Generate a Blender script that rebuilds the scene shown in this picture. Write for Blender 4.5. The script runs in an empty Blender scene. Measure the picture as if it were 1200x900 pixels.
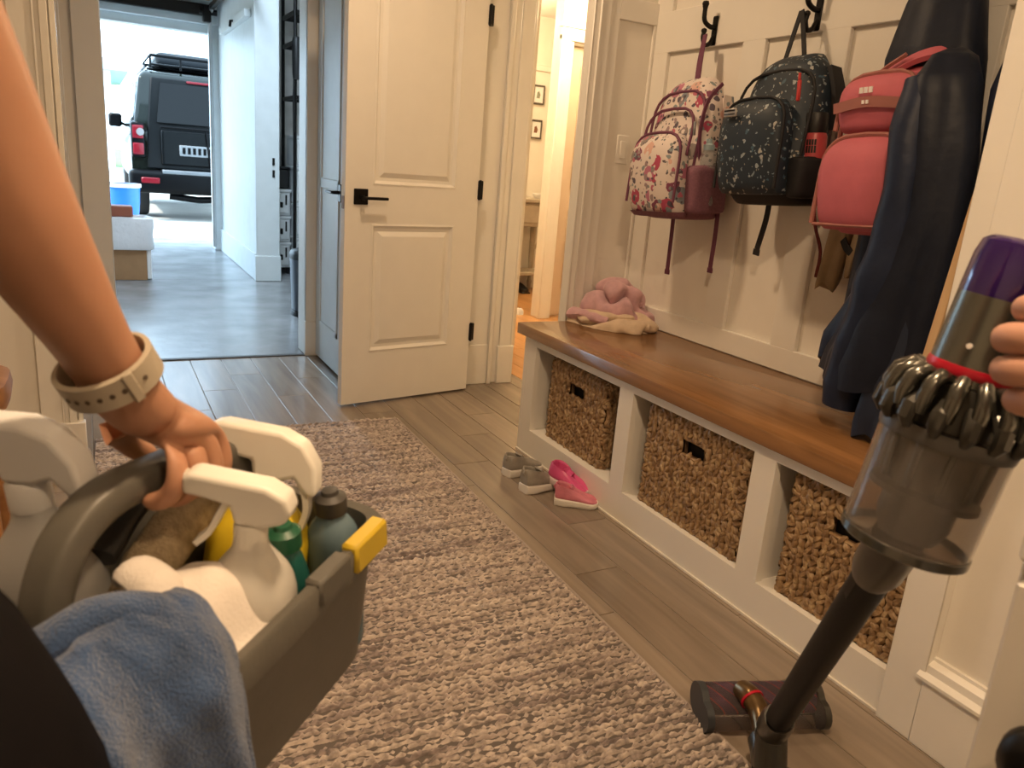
import bpy, bmesh, math, random
from mathutils import Vector, Matrix, noise
sc = bpy.context.scene
COL = sc.collection
PI = math.pi
rnd = random.Random(7)

# ---------------------------------------------------------------- camera
YAW, PITCH, ROLL = 0.4986, -0.2692, 0.080
fw = Vector((math.sin(YAW) * math.cos(PITCH), math.cos(YAW) * math.cos(PITCH), math.sin(PITCH)))
r0 = Vector((math.cos(YAW), -math.sin(YAW), 0)); u0 = r0.cross(fw)
rr = r0 * math.cos(ROLL) + u0 * math.sin(ROLL); uu = -r0 * math.sin(ROLL) + u0 * math.cos(ROLL)
cam = bpy.data.cameras.new('camera'); camo = bpy.data.objects.new('camera', cam); COL.objects.link(camo)
camo.matrix_world = Matrix(((rr.x, uu.x, -fw.x, 0), (rr.y, uu.y, -fw.y, 0), (rr.z, uu.z, -fw.z, 1.13), (0, 0, 0, 1)))
cam.lens = 27.506; cam.sensor_width = 36; cam.clip_start = 0.02; cam.clip_end = 300
cam.dof.use_dof = True; cam.dof.focus_distance = 2.4; cam.dof.aperture_fstop = 9.0
sc.camera = camo
# ---------------------------------------------------------------- world, sun, exposure
sc.view_settings.view_transform = 'Standard'; sc.view_settings.look = 'None'
sc.view_settings.exposure = 0.38; sc.view_settings.gamma = 1.0; sc.view_settings.use_curve_mapping = False
W = bpy.data.worlds.new('sky'); sc.world = W; W.use_nodes = True
wn = W.node_tree.nodes; wl = W.node_tree.links; wn.clear()
wo = wn.new('ShaderNodeOutputWorld'); wb = wn.new('ShaderNodeBackground')
wb.inputs['Color'].default_value = (0.56, 0.79, 1.0, 1); wb.inputs['Strength'].default_value = 5.8
wl.new(wb.outputs[0], wo.inputs[0])
def lamp(name, kind, loc, energy, col, **k):
    l = bpy.data.lights.new(name, kind); l.energy = energy; l.color = col
    for a, b in k.items():
        if a not in ('rot',): setattr(l, a, b)
    o = bpy.data.objects.new(name, l); COL.objects.link(o); o.location = loc
    if 'rot' in k: o.rotation_euler = k['rot']
    return o
sun = lamp('sun', 'SUN', (-10, 10, 12), 4.6, (1.0, 0.95, 0.86), angle=0.01)
sun.rotation_euler = Vector((0.62, 0.10, -0.75)).to_track_quat('-Z', 'Y').to_euler()
WARM = (1.0, 0.69, 0.41)
CEIL = 2.46
DOWNLIGHTS = [(0.42, 0.42, 22), (0.95, 2.55, 13.0), (0.3, -0.9, 13)]
HALL_LIGHT = (3.05, 4.75, 50)

# ---------------------------------------------------------------- helpers
MW = {}
def tag(o, label=None, cat=None, group=None, kind=None):
    if label: o['label'] = label
    if cat: o['category'] = cat
    if group: o['group'] = group
    if kind: o['kind'] = kind
    return o
def thing(name, label=None, cat=None, loc=(0, 0, 0), mat=None, rotz=0, group=None, kind=None):
    o = bpy.data.objects.new(name, None); COL.objects.link(o); o.empty_display_size = 0.05
    m = mat if mat is not None else Matrix.Translation(loc) @ Matrix.Rotation(rotz, 4, 'Z')
    o.matrix_world = m; MW[o.name] = m.copy()
    return tag(o, label, cat, group, kind)
def obj(name, bm, mat, parent=None, smooth=True, world=False, mods=None, label=None, cat=None, group=None, kind=None, autos=True):
    me = bpy.data.meshes.new(name)
    if isinstance(bm, bmesh.types.BMesh):
        bmesh.ops.recalc_face_normals(bm, faces=bm.faces[:])
        bm.to_mesh(me); bm.free()
    else:
        me.from_pydata(bm[0], [], bm[1]); me.update()
    if world and parent is not None:
        rt_ = parent
        while rt_ is not None and rt_.name not in MW: rt_ = rt_.parent
        if rt_ is not None: me.transform(MW[rt_.name].inverted())
    if mat is not None: me.materials.append(mat)
    o = bpy.data.objects.new(name, me); COL.objects.link(o)
    if parent is not None: o.parent = parent
    if smooth:
        me.shade_smooth()
        if autos: me.set_sharp_from_angle(angle=math.radians(42))
    for k, v in (mods or []):
        m = o.modifiers.new(k.lower(), k)
        for a, b in v.items(): setattr(m, a, b)
    return tag(o, label, cat, group, kind)
def dup(o, parent=None, loc=None):
    c = o.copy(); COL.objects.link(c); c.parent = parent
    if loc is not None: c.location = loc
    return c
def NB(): return bmesh.new()
def box(bm, x0, x1, y0, y1, z0, z1, bev=0, M=None, seg=1):
    vs = [bm.verts.new((x, y, z)) for z in (z0, z1) for (x, y) in ((x0, y0), (x1, y0), (x1, y1), (x0, y1))]
    fs = [bm.faces.new([vs[i] for i in q]) for q in ((3, 2, 1, 0), (4, 5, 6, 7), (0, 1, 5, 4), (1, 2, 6, 5), (2, 3, 7, 6), (3, 0, 4, 7))]
    if bev:
        es = list({e for f in fs for e in f.edges})
        r = bmesh.ops.bevel(bm, geom=es, offset=bev, segments=seg, affect='EDGES', profile=0.5)
        vs = list({v for f in r['faces'] for v in f.verts} | {v for v in vs if v.is_valid})
    if M is not None: bmesh.ops.transform(bm, matrix=M, verts=[v for v in vs if v.is_valid])
    return bm
def B(x0, x1, y0, y1, z0, z1, bev=0, seg=1): return box(NB(), x0, x1, y0, y1, z0, z1, bev, None, seg)
def frames(pts):
    T = []
    n = len(pts)
    for i in range(n):
        a = pts[max(i - 1, 0)]; b = pts[min(i + 1, n - 1)]
        t = (b - a); T.append(t.normalized() if t.length > 1e-9 else Vector((0, 0, 1)))
    up = Vector((0, 0, 1)) if abs(T[0].z) < 0.9 else Vector((1, 0, 0))
    N = (up - T[0] * up.dot(T[0])).normalized(); out = []
    for t in T:
        N = (N - t * N.dot(t)).normalized(); out.append((t, N, t.cross(N)))
    return out
def tube(bm, pts, rad, n=8, cap=True, flat=1.0, up=None, closed=False):
    pts = [Vector(p) for p in pts]
    if not isinstance(rad, (list, tuple)): rad = [rad] * len(pts)
    fr = frames(pts)
    if up is not None:
        upv = Vector(up)
        fr = [(t, (upv - t * upv.dot(t)).normalized(), t.cross((upv - t * upv.dot(t)).normalized())) for t, _, _ in fr]
    rings = []
    for p, r, (t, N, Bv) in zip(pts, rad, fr):
        rings.append([bm.verts.new(p + N * (r * flat * math.sin(2 * PI * k / n)) + Bv * (r * math.cos(2 * PI * k / n))) for k in range(n)])
    for a, b in zip(rings, rings[1:] + ([rings[0]] if closed else [])):
        for k in range(n): bm.faces.new((a[k], a[(k + 1) % n], b[(k + 1) % n], b[k]))
    if cap and not closed:
        bm.faces.new(rings[0][::-1]); bm.faces.new(rings[-1])
    return bm
def ribbon(bm, pts, w, t, up):
    """flat strap of width w and thickness t; up = its normal"""
    pts = [Vector(p) for p in pts]; upv = Vector(up); rings = []
    for (tt, _, _), p in zip(frames(pts), pts):
        N = (upv - tt * upv.dot(tt)).normalized(); S = tt.cross(N)
        rings.append([bm.verts.new(p + S * (a * w / 2) + N * (b * t / 2)) for a, b in ((-1, -1), (1, -1), (1, 1), (-1, 1))])
    for a, b in zip(rings, rings[1:]):
        for k in range(4): bm.faces.new((a[k], a[(k + 1) % 4], b[(k + 1) % 4], b[k]))
    bm.faces.new(rings[0][::-1]); bm.faces.new(rings[-1])
    return bm
def lathe(bm, prof, n=24, M=None):
    rings = []
    for r, z in prof:
        if r < 1e-6: rings.append([bm.verts.new((0, 0, z))])
        else: rings.append([bm.verts.new((r * math.cos(2 * PI * k / n), r * math.sin(2 * PI * k / n), z)) for k in range(n)])
    for a, b in zip(rings, rings[1:]):
        for k in range(n):
            k2 = (k + 1) % n
            if len(a) == 1 and len(b) == 1: continue
            if len(a) == 1: bm.faces.new((a[0], b[k2], b[k]))
            elif len(b) == 1: bm.faces.new((a[k], a[k2], b[0]))
            else: bm.faces.new((a[k], a[k2], b[k2], b[k]))
    if M is not None: bmesh.ops.transform(bm, matrix=M, verts=[v for r in rings for v in r])
    return bm
def sring(cx, cy, z, a, b, n=24, p=2.6, th=0.0):
    out = []
    for k in range(n):
        t = 2 * PI * k / n; c, s = math.cos(t), math.sin(t)
        x = a * math.copysign(abs(c) ** (2 / p), c); y = b * math.copysign(abs(s) ** (2 / p), s)
        out.append(Vector((cx + x * math.cos(th) - y * math.sin(th), cy + x * math.sin(th) + y * math.cos(th), z)))
    return out
def loft(bm, rings, cap=(True, True)):
    R = [[bm.verts.new(p) for p in r] for r in rings]; n = len(R[0])
    for a, b in zip(R, R[1:]):
        for k in range(n): bm.faces.new((a[k], a[(k + 1) % n], b[(k + 1) % n], b[k]))
    if cap[0]: bm.faces.new(R[0][::-1])
    if cap[1]: bm.faces.new(R[-1])
    return bm
def sheet(bm, f, nu, nv):
    G = [[bm.verts.new(f(i / nu, j / nv)) for j in range(nv + 1)] for i in range(nu + 1)]
    for i in range(nu):
        for j in range(nv): bm.faces.new((G[i][j], G[i + 1][j], G[i + 1][j + 1], G[i][j + 1]))
    return bm
def prism(bm, poly, axis, a, b):
    """extrude 2D polygon along axis ('x','y','z') from a to b"""
    def P(p, q, t): return {'x': (t, p, q), 'y': (p, t, q), 'z': (p, q, t)}[axis]
    A = [bm.verts.new(P(p, q, a)) for p, q in poly]; Bq = [bm.verts.new(P(p, q, b)) for p, q in poly]
    n = len(poly); bm.faces.new(A[::-1]); bm.faces.new(Bq)
    for k in range(n): bm.faces.new((A[k], A[(k + 1) % n], Bq[(k + 1) % n], Bq[k]))
    return bm
def align(p, z, x=None):
    """matrix with origin p, local Z along z and local X near x"""
    z = Vector(z).normalized(); x = Vector(x) if x is not None else (Vector((1, 0, 0)) if abs(z.x) < .9 else Vector((0, 1, 0)))
    x = (x - z * x.dot(z)).normalized(); y = z.cross(x)
    m = Matrix((x, y, z)).transposed().to_4x4(); m.translation = Vector(p); return m
def sweep_noise(bm, amp, scale, seed=0.0):
    for v in bm.verts:
        d = noise.noise_vector(v.co * scale + Vector((seed, seed * 1.7, seed * .3))); v.co += d * amp
    return bm
SUB1 = [('SUBSURF', dict(levels=1, render_levels=1))]
SUB2 = [('SUBSURF', dict(levels=2, render_levels=2))]
def bez(pts, n=8):
    """Catmull-Rom through points"""
    P = [Vector(p) for p in pts]; P = [P[0] * 2 - P[1]] + P + [P[-1] * 2 - P[-2]]; out = []
    for i in range(1, len(P) - 2):
        a, b, c, d = P[i - 1:i + 3]
        for k in range(n):
            t = k / n
            out.append(0.5 * ((2 * b) + (c - a) * t + (2 * a - 5 * b + 4 * c - d) * t * t + (3 * b - a - 3 * c + d) * t ** 3))
    return out + [P[-2]]

# ---------------------------------------------------------------- materials
def nt(name):
    m = bpy.data.materials.new(name); m.use_nodes = True
    n = m.node_tree.nodes; p = n['Principled BSDF']
    return m, n, m.node_tree.links, p
def ramp(n, stops, interp='LINEAR'):
    r = n.new('ShaderNodeValToRGB'); cr = r.color_ramp; cr.interpolation = interp
    while len(cr.elements) < len(stops): cr.elements.new(0.5)
    for e, (p, c) in zip(cr.elements, stops): e.position = p; e.color = (c[0], c[1], c[2], 1)
    return r
def coords(n, l, scale=(1, 1, 1), world=False):
    if world: s = n.new('ShaderNodeNewGeometry').outputs['Position']
    else: s = n.new('ShaderNodeTexCoord').outputs['Object']
    mp = n.new('ShaderNodeMapping'); mp.inputs['Scale'].default_value = scale; l.new(s, mp.inputs['Vector'])
    return mp.outputs['Vector']
def mat(name, col, rough=.5, metal=0, var=.08, scale=9, bump=0.0, bscale=120, bdist=.002, trans=0, ior=1.45, sheen=0, coat=0, st=(1, 1, 1), emit=None, spec=.5, world=False, alpha=1):
    m, n, l, p = nt(name)
    v = coords(n, l, st, world)
    t = n.new('ShaderNodeTexNoise'); t.inputs['Scale'].default_value = scale; t.inputs['Detail'].default_value = 3; l.new(v, t.inputs['Vector'])
    r = ramp(n, [(.3, [c * (1 - var) for c in col]), (.7, [min(1, c * (1 + var)) for c in col])])
    l.new(t.outputs['Fac'], r.inputs[0]); l.new(r.outputs[0], p.inputs['Base Color'])
    p.inputs['Roughness'].default_value = rough; p.inputs['Metallic'].default_value = metal
    p.inputs['Specular IOR Level'].default_value = spec; p.inputs['IOR'].default_value = ior
    p.inputs['Transmission Weight'].default_value = trans; p.inputs['Coat Weight'].default_value = coat
    p.inputs['Alpha'].default_value = alpha
    if sheen: p.inputs['Sheen Weight'].default_value = sheen
    if emit: p.inputs['Emission Color'].default_value = (*emit[:3], 1); p.inputs['Emission Strength'].default_value = emit[3]
    if bump:
        b = n.new('ShaderNodeTexNoise'); b.inputs['Scale'].default_value = bscale; b.inputs['Detail'].default_value = 2; l.new(v, b.inputs['Vector'])
        bp = n.new('ShaderNodeBump'); bp.inputs['Strength'].default_value = bump; bp.inputs['Distance'].default_value = bdist
        l.new(b.outputs['Fac'], bp.inputs['Height']); l.new(bp.outputs[0], p.inputs['Normal'])
    return m
def wood(name, c0, c1, axis='y', rough=.35, scale=5, rand=.25, coat=0.0):
    m, n, l, p = nt(name)
    st = {'y': (9, .8, 9), 'x': (.8, 9, 9), 'z': (9, 9, .8)}[axis]
    v = coords(n, l, st, True)
    oi = n.new('ShaderNodeObjectInfo'); cb = n.new('ShaderNodeCombineXYZ'); mm = n.new('ShaderNodeMath'); mm.operation = 'MULTIPLY'; mm.inputs[1].default_value = 37
    l.new(oi.outputs['Random'], mm.inputs[0]); l.new(mm.outputs[0], cb.inputs[0]); l.new(mm.outputs[0], cb.inputs[1])
    ad = n.new('ShaderNodeVectorMath'); l.new(v, ad.inputs[0]); l.new(cb.outputs[0], ad.inputs[1])
    t = n.new('ShaderNodeTexNoise'); t.inputs['Scale'].default_value = scale * .35; t.inputs['Detail'].default_value = 6; t.inputs['Distortion'].default_value = .6
    l.new(ad.outputs[0], t.inputs['Vector'])
    r = ramp(n, [(.28, c0), (.72, c1)]); l.new(t.outputs['Fac'], r.inputs[0])
    hv = n.new('ShaderNodeHueSaturation'); mr = n.new('ShaderNodeMapRange'); mr.inputs[3].default_value = 1 - rand; mr.inputs[4].default_value = 1 + rand
    l.new(oi.outputs['Random'], mr.inputs[0]); l.new(mr.outputs[0], hv.inputs['Value']); l.new(r.outputs[0], hv.inputs['Color'])
    l.new(hv.outputs[0], p.inputs['Base Color']); p.inputs['Roughness'].default_value = rough; p.inputs['Coat Weight'].default_value = coat
    bp = n.new('ShaderNodeBump'); bp.inputs['Strength'].default_value = .12; bp.inputs['Distance'].default_value = .002
    l.new(t.outputs['Fac'], bp.inputs['Height']); l.new(bp.outputs[0], p.inputs['Normal'])
    return m
PAINT = mat('white_paint', (.80, .77, .71), .42, var=.015, bump=.05, bscale=40)
WALLP = mat('wall_paint', (.80, .76, .69), .6, var=.02, bump=.08, bscale=90)
CEILP = mat('ceiling_paint', (.82, .81, .78), .8, var=.02)
GARW = mat('garage_paint', (.70, .75, .76), .45, var=.03)
TILE = wood('wood_look_tile', (.20, .158, .122), (.33, .268, .21), 'y', .24, 5, .12)
GROUT = mat('grout', (.30, .26, .21), .8, var=.1, scale=30)
OAK = wood('hall_oak', (.42, .20, .07), (.58, .31, .12), 'y', .3, 5, .1)
BENCHW = wood('stained_bench_wood', (.16, .075, .028), (.33, .165, .066), 'y', .26, 6, .02, .25)
PINE = wood('raw_pine', (.50, .30, .14), (.66, .45, .24), 'z', .6, 6, .05)
STOOLW = wood('stool_wood', (.25, .11, .04), (.40, .20, .08), 'x', .4, 6, .05)
CONC = mat('garage_concrete', (.27, .275, .28), .25, var=.3, scale=3.2, bump=.35, bscale=14, bdist=.004)
CONC2 = mat('driveway_concrete', (.42, .39, .34), .8, var=.1, scale=1.5, bump=.3, bscale=20)
BLACKM = mat('matte_black_metal', (.012, .011, .011), .38, .6, var=.1)
BLACKP = mat('black_plastic', (.012, .012, .013), .45, var=.15)
# ================================================================ the setting
def struct(name, bm, m, label=None, smooth=False, parent=None, world=False):
    return obj(name, bm, m, parent, smooth=smooth, world=world, label=label, kind='structure' if parent is None else None)
# --- floor: grout bed with plank tiles
flo = struct('floor', B(-1.6, 2.06, -1.6, 4.40, -.06, -.003), GROUT, 'brown wood-look plank tile floor of the mudroom')
box_h = B(1.72, 2.4, 2.92, 3.8, -.06, -.003)
PW, PL, GAP = .155, .90, .0035
pm_cache = {}
def plank(x0, x1, y0, y1, m, parent, z=0.0, name='plank'):
    key = (round(x1 - x0, 3), round(y1 - y0, 3), m.name)
    if key not in pm_cache:
        bm = B(0, x1 - x0, 0, y1 - y0, -.006, 0, .0012)
        me = bpy.data.meshes.new(name); bm.to_mesh(me); bm.free(); me.materials.append(m); pm_cache[key] = me
    o = bpy.data.objects.new(name, pm_cache[key]); COL.objects.link(o); o.location = (x0, y0, z); o.parent = parent
    return o
k = 0; x = .411 - 13 * PW
while x < 2.06:
    off = [0, .33, .62, .15, .48, .77][k % 6] * PL
    y = 4.40 - PL + off
    while y > -1.6 - PL:
        y0, y1 = max(y, -1.6), min(y + PL, 4.40)
        x0, x1 = max(x, -1.6), min(x + PW, 2.055)
        if y1 - y0 > .02 and x1 - x0 > .02 and not (x0 > 1.53 and y1 < .95): 
            plank(x0 + GAP / 2, x1 - GAP / 2, y0 + GAP / 2, y1 - GAP / 2, TILE, flo)
        y -= PL
    x += PW; k += 1
hf = struct('floor_hall', B(2.06, 4.7, 2.9, 6.9, -.06, -.003), GROUT, 'honey oak floor of the hall beyond the cased opening')
x = 2.06; k = 0
while x < 4.6:
    off = [0, .5, .25, .8][k % 4]
    for j in range(-1, 4):
        y0 = max(2.92, 3.0 + j * 1.1 + off); y1 = min(6.85, 3.0 + (j + 1) * 1.1 + off)
        if y1 - y0 > .05: plank(x + .0008, x + .12 - .0008, y0 + .0008, y1 - .0008, OAK if y1 > 3.9 else TILE, hf)
    x += .12; k += 1
# --- garage slab (several pours with joints) and driveway
gf = struct('floor_garage', B(-4, 2.3, 4.40, 10.35, -.12, -.012), mat('joint_dark', (.10, .10, .10), .9), 'grey polished concrete garage floor in large pours')
for a, b in ((4.425, 7.15), (7.158, 8.95), (8.958, 10.34)):
    for c, d in ((-4, -.9), (-.892, 2.3)):
        obj('slab', B(c, d, a, b, -.06, -.002, .003), CONC, gf, smooth=False)
struct('driveway', B(-14, 14, 10.35, 34, -.12, -.006), CONC2, 'sunlit pale concrete driveway outside the garage')
struct('lawn', B(-40, 40, 34, 80, -.12, .0), mat('lawn', (.10, .20, .04), .9, var=.3, scale=2), 'green lawn beyond the driveway')
obj('threshold', B(.06, 1.05, 4.395, 4.43, -.01, .006, .002), mat('dark_threshold', (.06, .055, .05), .5), None, smooth=False, kind='structure', label='dark metal threshold strip at the garage doorway')
# --- ceilings
ce = struct('ceiling', B(-1.7, 4.7, -1.7, 4.42, CEIL, CEIL + .1), CEILP, 'flat white ceiling of the mudroom')
struct('ceiling_hall', B(2.2, 4.7, 4.42, 6.95, CEIL, CEIL + .1), CEILP, 'flat white ceiling of the hall')
struct('ceiling_garage', B(-4.1, 2.4, 4.42, 9.45, 2.95, 3.05), GARW, 'white ceiling of the garage')
# --- walls
struct('wall_back', B(-1.7, 2.2, -1.7, -1.6, 0, CEIL), WALLP, 'plain painted wall behind the rug')
struct('wall_left', B(-1.7, -1.6, -1.6, 4.42, 0, CEIL), WALLP, 'plain painted side wall of the mudroom')
wst = struct('wall_stub', B(-1.6, -.088, 3.0, 3.12, 0, CEIL), WALLP, 'short painted wall end beside the garage doorway')
t = thing('trim_1', 'cream corner casing with glossy edges on the wall stub', None, (-.08, 2.98, 0), kind='structure')
for x0, x1, y0, y1 in ((-.20, -.092, 2.978, 3.0), (-.115, -.092, 2.966, 2.978), (-.088, -.072, 2.985, 3.12), (-.135, -.128, 2.970, 2.978)):
    obj('casing_board', B(x0, x1, y0, y1, 0, CEIL, .002), mat('gloss_trim', (.80, .77, .70), .12, var=.01) if x0 > -.12 else PAINT, t, world=True)
obj('plinth', B(-.21, -.066, 2.958, 3.0, 0, .16, .003), PAINT, t, world=True)
gw = NB(); box(gw, -4.1, .055, 4.42, 4.56, 0, 3.0); box(gw, 1.055, 2.4, 4.42, 4.56, 0, 3.0); box(gw, .055, 1.055, 4.42, 4.56, 2.06, 3.0)
struct('wall_far', gw, WALLP, 'wall with the doorway into the garage')
t = thing('trim_2', 'cream painted casing around the garage doorway', None, (.05, 4.42, 0), kind='structure')
for nm, b in (('casing_board', (-.045, .075, 4.395, 4.42, 0, 2.15)), ('casing_board', (1.03, 1.15, 4.395, 4.42, 0, 2.15)), ('head_casing', (-.045, 1.15, 4.39, 4.42, 2.06, 2.17)),
              ('plinth', (-.05, .072, 4.388, 4.42, 0, .2)), ('plinth', (1.026, 1.15, 4.388, 4.42, 0, .2)), ('jamb', (.055, .077, 4.40, 4.58, 0, 2.06)), ('jamb', (1.03, 1.055, 4.40, 4.58, 0, 2.06)), ('inner_bead', (-.115, -.09, 4.40, 4.42, 0, 2.15))):
    obj(nm, B(*b, .003), PAINT, t, world=True)
obj('strike_plate', B(.0745, .079, 4.435, 4.47, .89, .98, .002), mat('bronze', (.16, .09, .05), .35, .8), t, world=True)
# block between garage wall and hall (door_1 hangs on it)
struct('wall_block', B(1.17, 1.95, 3.68, 4.42, 0, CEIL), WALLP, 'painted wall between the garage doorway and the hall opening')
t = thing('trim_3', 'cream door casings with plinth blocks beside the panelled door', None, (1.7, 3.66, 0), kind='structure')
for nm, b in (('hinge_jamb', (1.665, 1.815, 3.645, 3.68, 0, 2.1)), ('casing_edge', (1.815, 1.84, 3.625, 3.68, 0, 2.1)), ('casing_board', (1.84, 1.885, 3.65, 3.68, 0, 2.1)), ('casing_board', (1.885, 1.952, 3.64, 3.68, 0, 2.1)),
              ('plinth', (1.66, 1.817, 3.638, 3.68, 0, .215)), ('plinth', (1.875, 1.968, 3.628, 3.68, 0, .205)), ('head_casing', (1.0, 1.95, 3.64, 3.68, 2.06, 2.16)), ('end_jamb', (1.95, 1.964, 3.64, 4.0, 0, 2.1))):
    obj(nm, B(*b, .003), PAINT, t, world=True)
# hall shell
hw = NB(); box(hw, 2.3, 2.37, 4.56, 6.95, 0, CEIL); struct('wall_hall_side', hw, WALLP, 'painted side wall of the hall')
struct('wall_hall_far', B(2.42, 4.7, 6.75, 6.85, 0, CEIL), WALLP, 'cream hall wall hung with two small frames')
struct('wall_hall_end', B(4.6, 4.7, 2.92, 6.85, 0, CEIL), WALLP, 'cream end wall of the hall')
struct('wall_hall_near', B(2.18, 4.6, 2.80, 2.92, 0, CEIL), WALLP, 'painted wall behind the locker')
hd = NB(); box(hd, 3.07, 3.16, 5.30, 5.42, 0, CEIL); box(hd, 4.0, 4.6, 5.30, 5.42, 0, CEIL); box(hd, 3.16, 4.0, 5.30, 5.42, 2.06, CEIL)
struct('wall_hall_partition', hd, WALLP, 'cream partition with a doorway at the end of the hall')
t = thing('trim_4', 'cream moulded casing around the doorway at the end of the hall', None, (3.1, 5.28, 0), kind='structure')
for nm, b in (('casing_board', (3.055, 3.135, 5.272, 5.30, 0, 2.07)), ('back_band', (3.05, 3.072, 5.262, 5.30, 0, 2.08)), ('jamb', (3.135, 3.165, 5.28, 5.44, 0, 2.05)), ('head_casing', (3.05, 4.05, 5.268, 5.30, 2.045, 2.13)), ('head_cap', (3.035, 4.06, 5.255, 5.30, 2.13, 2.155))):
    obj(nm, B(*b, .003), PAINT, t, world=True)
tan = mat('tan_door_paint', (.62, .50, .38), .5, var=.03)
d4 = thing('door_4', 'tan panelled door standing in the doorway at the end of the hall', None, (3.2, 5.36, 0), kind='structure')
obj('leaf', B(3.17, 3.93, 5.35, 5.39, .01, 2.03, .003), tan, d4, world=True)
for z0, z1 in ((.22, .85), (1.0, 1.9)): obj('panel', B(3.28, 3.82, 5.335, 5.352, z0, z1, .006), tan, d4, world=True)
t = thing('baseboard_hall', 'white baseboard along the far hall wall', None, (3.5, 6.74, 0), kind='structure')
obj('board', B(2.42, 4.6, 6.725, 6.75, 0, .17, .004), PAINT, t, world=True); obj('cap', B(2.42, 4.6, 6.732, 6.75, .17, .195, .006), PAINT, t, world=True)
obj('panel_rail', B(2.42, 4.6, 6.735, 6.75, 2.0, 2.05, .004), PAINT, t, world=True)
# --- locker wall: recessed plane with stiles and rails
wr = struct('wall_right', B(2.06, 2.18, -1.7, 2.92, 0, CEIL), WALLP, 'white board and batten wall behind the coat hooks')
for y0, y1 in ((2.69, 2.80), (2.16, 2.27), (1.81, 1.92), (1.335, 1.43), (.97, 1.06)):
    obj('batten', B(2.043, 2.06, y0, y1, .61, CEIL, .002), PAINT, wr, smooth=False)
obj('bottom_rail', B(2.0425, 2.06, .97, 2.80, .53, .612, .002), PAINT, wr, smooth=False)
obj('hook_rail', B(2.0425, 2.06, .97, 2.80, 1.613, 1.765, .002), PAINT, wr, smooth=False)
ws = struct('wall_side', B(1.742, 2.06, 2.79, 2.822, 0, CEIL), WALLP, 'side panel closing the far end of the locker bench')
for b in ((1.86, 2.043, 2.776, 2.79, 1.72, 1.80), (2.03, 2.043, 2.777, 2.79, .53, 1.72)): obj('rail', B(*b, .002), PAINT, ws, smooth=False)
t = thing('trim_5', 'cream casing on the far end post of the locker', None, (1.72, 2.8, 0), kind='structure')
for nm, b in (('casing_board', (1.742, 1.815, 2.768, 2.79, 0, 2.2)), ('back_band', (1.815, 1.862, 2.776, 2.79, 0, 2.2)), ('bead', (1.762, 1.770, 2.760, 2.769, .535, 2.2)), ('end_jamb', (1.735, 1.742, 2.766, 2.824, 0, 2.2))):
    obj(nm, B(*b, .003), PAINT, t, world=True)
nw = NB(); box(nw, 1.53, 2.06, -1.6, .92, 0, CEIL); box(nw, 1.53, 2.06, .92, .955, .531, CEIL)
struct('wall_near', nw, WALLP, 'painted wall closing the near end of the locker bench')
t = thing('trim_6', 'cream end post and corner boards of the locker', None, (1.51, .9, 0), kind='structure')
obj('post', B(1.503, 1.53, .835, .922, 0, CEIL, .002), PAINT, t, world=True)
obj('upper_stile', B(1.506, 1.53, .92, .972, .532, CEIL, .002), PAINT, t, world=True)
t = thing('baseboard_near', 'white baseboard with moulded cap beside the bench end', None, (1.51, .5, 0), kind='structure')
obj('board', B(1.500, 1.53, -1.6, .835, 0, .155, .002), PAINT, t, world=True)
cp = NB(); prism(cp, [(1.53, .155), (1.494, .155), (1.494, .162), (1.505, .172), (1.507, .188), (1.521, .196), (1.522, .203), (1.53, .203)], 'y', -1.6, .848); obj('cap', cp, PAINT, t, smooth=False, world=True)

# --- doors
def panel_bm(w0, w1, z0, z1, y):
    """raised panel, facing -y, sitting in a recess"""
    bm = NB(); r = []
    for d, yy in ((0, y + .010), (.022, y + .004), (.03, y + .012), (.038, y + .003)):
        pass
    def rect(i, yy): return [Vector((w0 + i, yy, z0 + i)), Vector((w1 - i, yy, z0 + i)), Vector((w1 - i, yy, z1 - i)), Vector((w0 + i, yy, z1 - i))]
    rings = [rect(-.004, y + .022), rect(-.004, y - .001), rect(.004, y - .003), rect(.016, y + .011), rect(.03, y + .011), rect(.05, y + .001), rect(.053, y)]
    loft(bm, rings, (True, True)); return bm
def door(name, label, hinge, free, m, handle=True, hz=.945, height=2.03, side=1, zero=.012):
    """leaf from hinge to free edge; local x runs hinge->free along -x; visible face at local -y"""
    h, f = Vector(hinge), Vector(free); w = (f - h).length
    ang = math.atan2((h - f).y, (h - f).x)
    d = thing(name, label, None, (h.x, h.y, zero), rotz=ang, kind='structure')
    st = .135; T = .036; bm = NB()
    for b in ((-w, -w + st, 0, height), (-st, 0, 0, height), (-w + st, -st, 0, .245), (-w + st, -st, .825, 1.0), (-w + st, -st, 1.88, height)):
        box(bm, b[0], b[1], 0, T, b[2], b[3])
    obj('frame', bm, m, d, smooth=False)
    for z0, z1 in ((.245, .825), (1.0, 1.88)):
        obj('panel', panel_bm(-w + st, -st, z0, z1, 0.0), m, d, smooth=False)
    if handle:
        hp = obj('handle_plate', B(-w + .04, -w + .108, -.009, 0, hz - .034, hz + .034, .003), BLACKM, d)
        bm = NB(); tube(bm, [(-w + .074, -.008, hz - .003), (-w + .074, -.045, hz - .003)], .011, 12)
        box(bm, -w + .064, -w + .185, -.056, -.040, hz - .010, hz + .003, .003)
        obj('lever', bm, BLACKM, hp)
        obj('latch_plate', B(-w - .0015, -w + .0005, .006, .03, hz - .055, hz + .0, .001), mat('latch_bronze', (.2, .1, .06), .35, .8), d)
    return d, w
d1, w1 = door('door_1', 'cream two-panel interior door with black lever, standing ajar', (1.655, 3.535, 0), (.962, 3.40, 0), PAINT)
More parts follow.
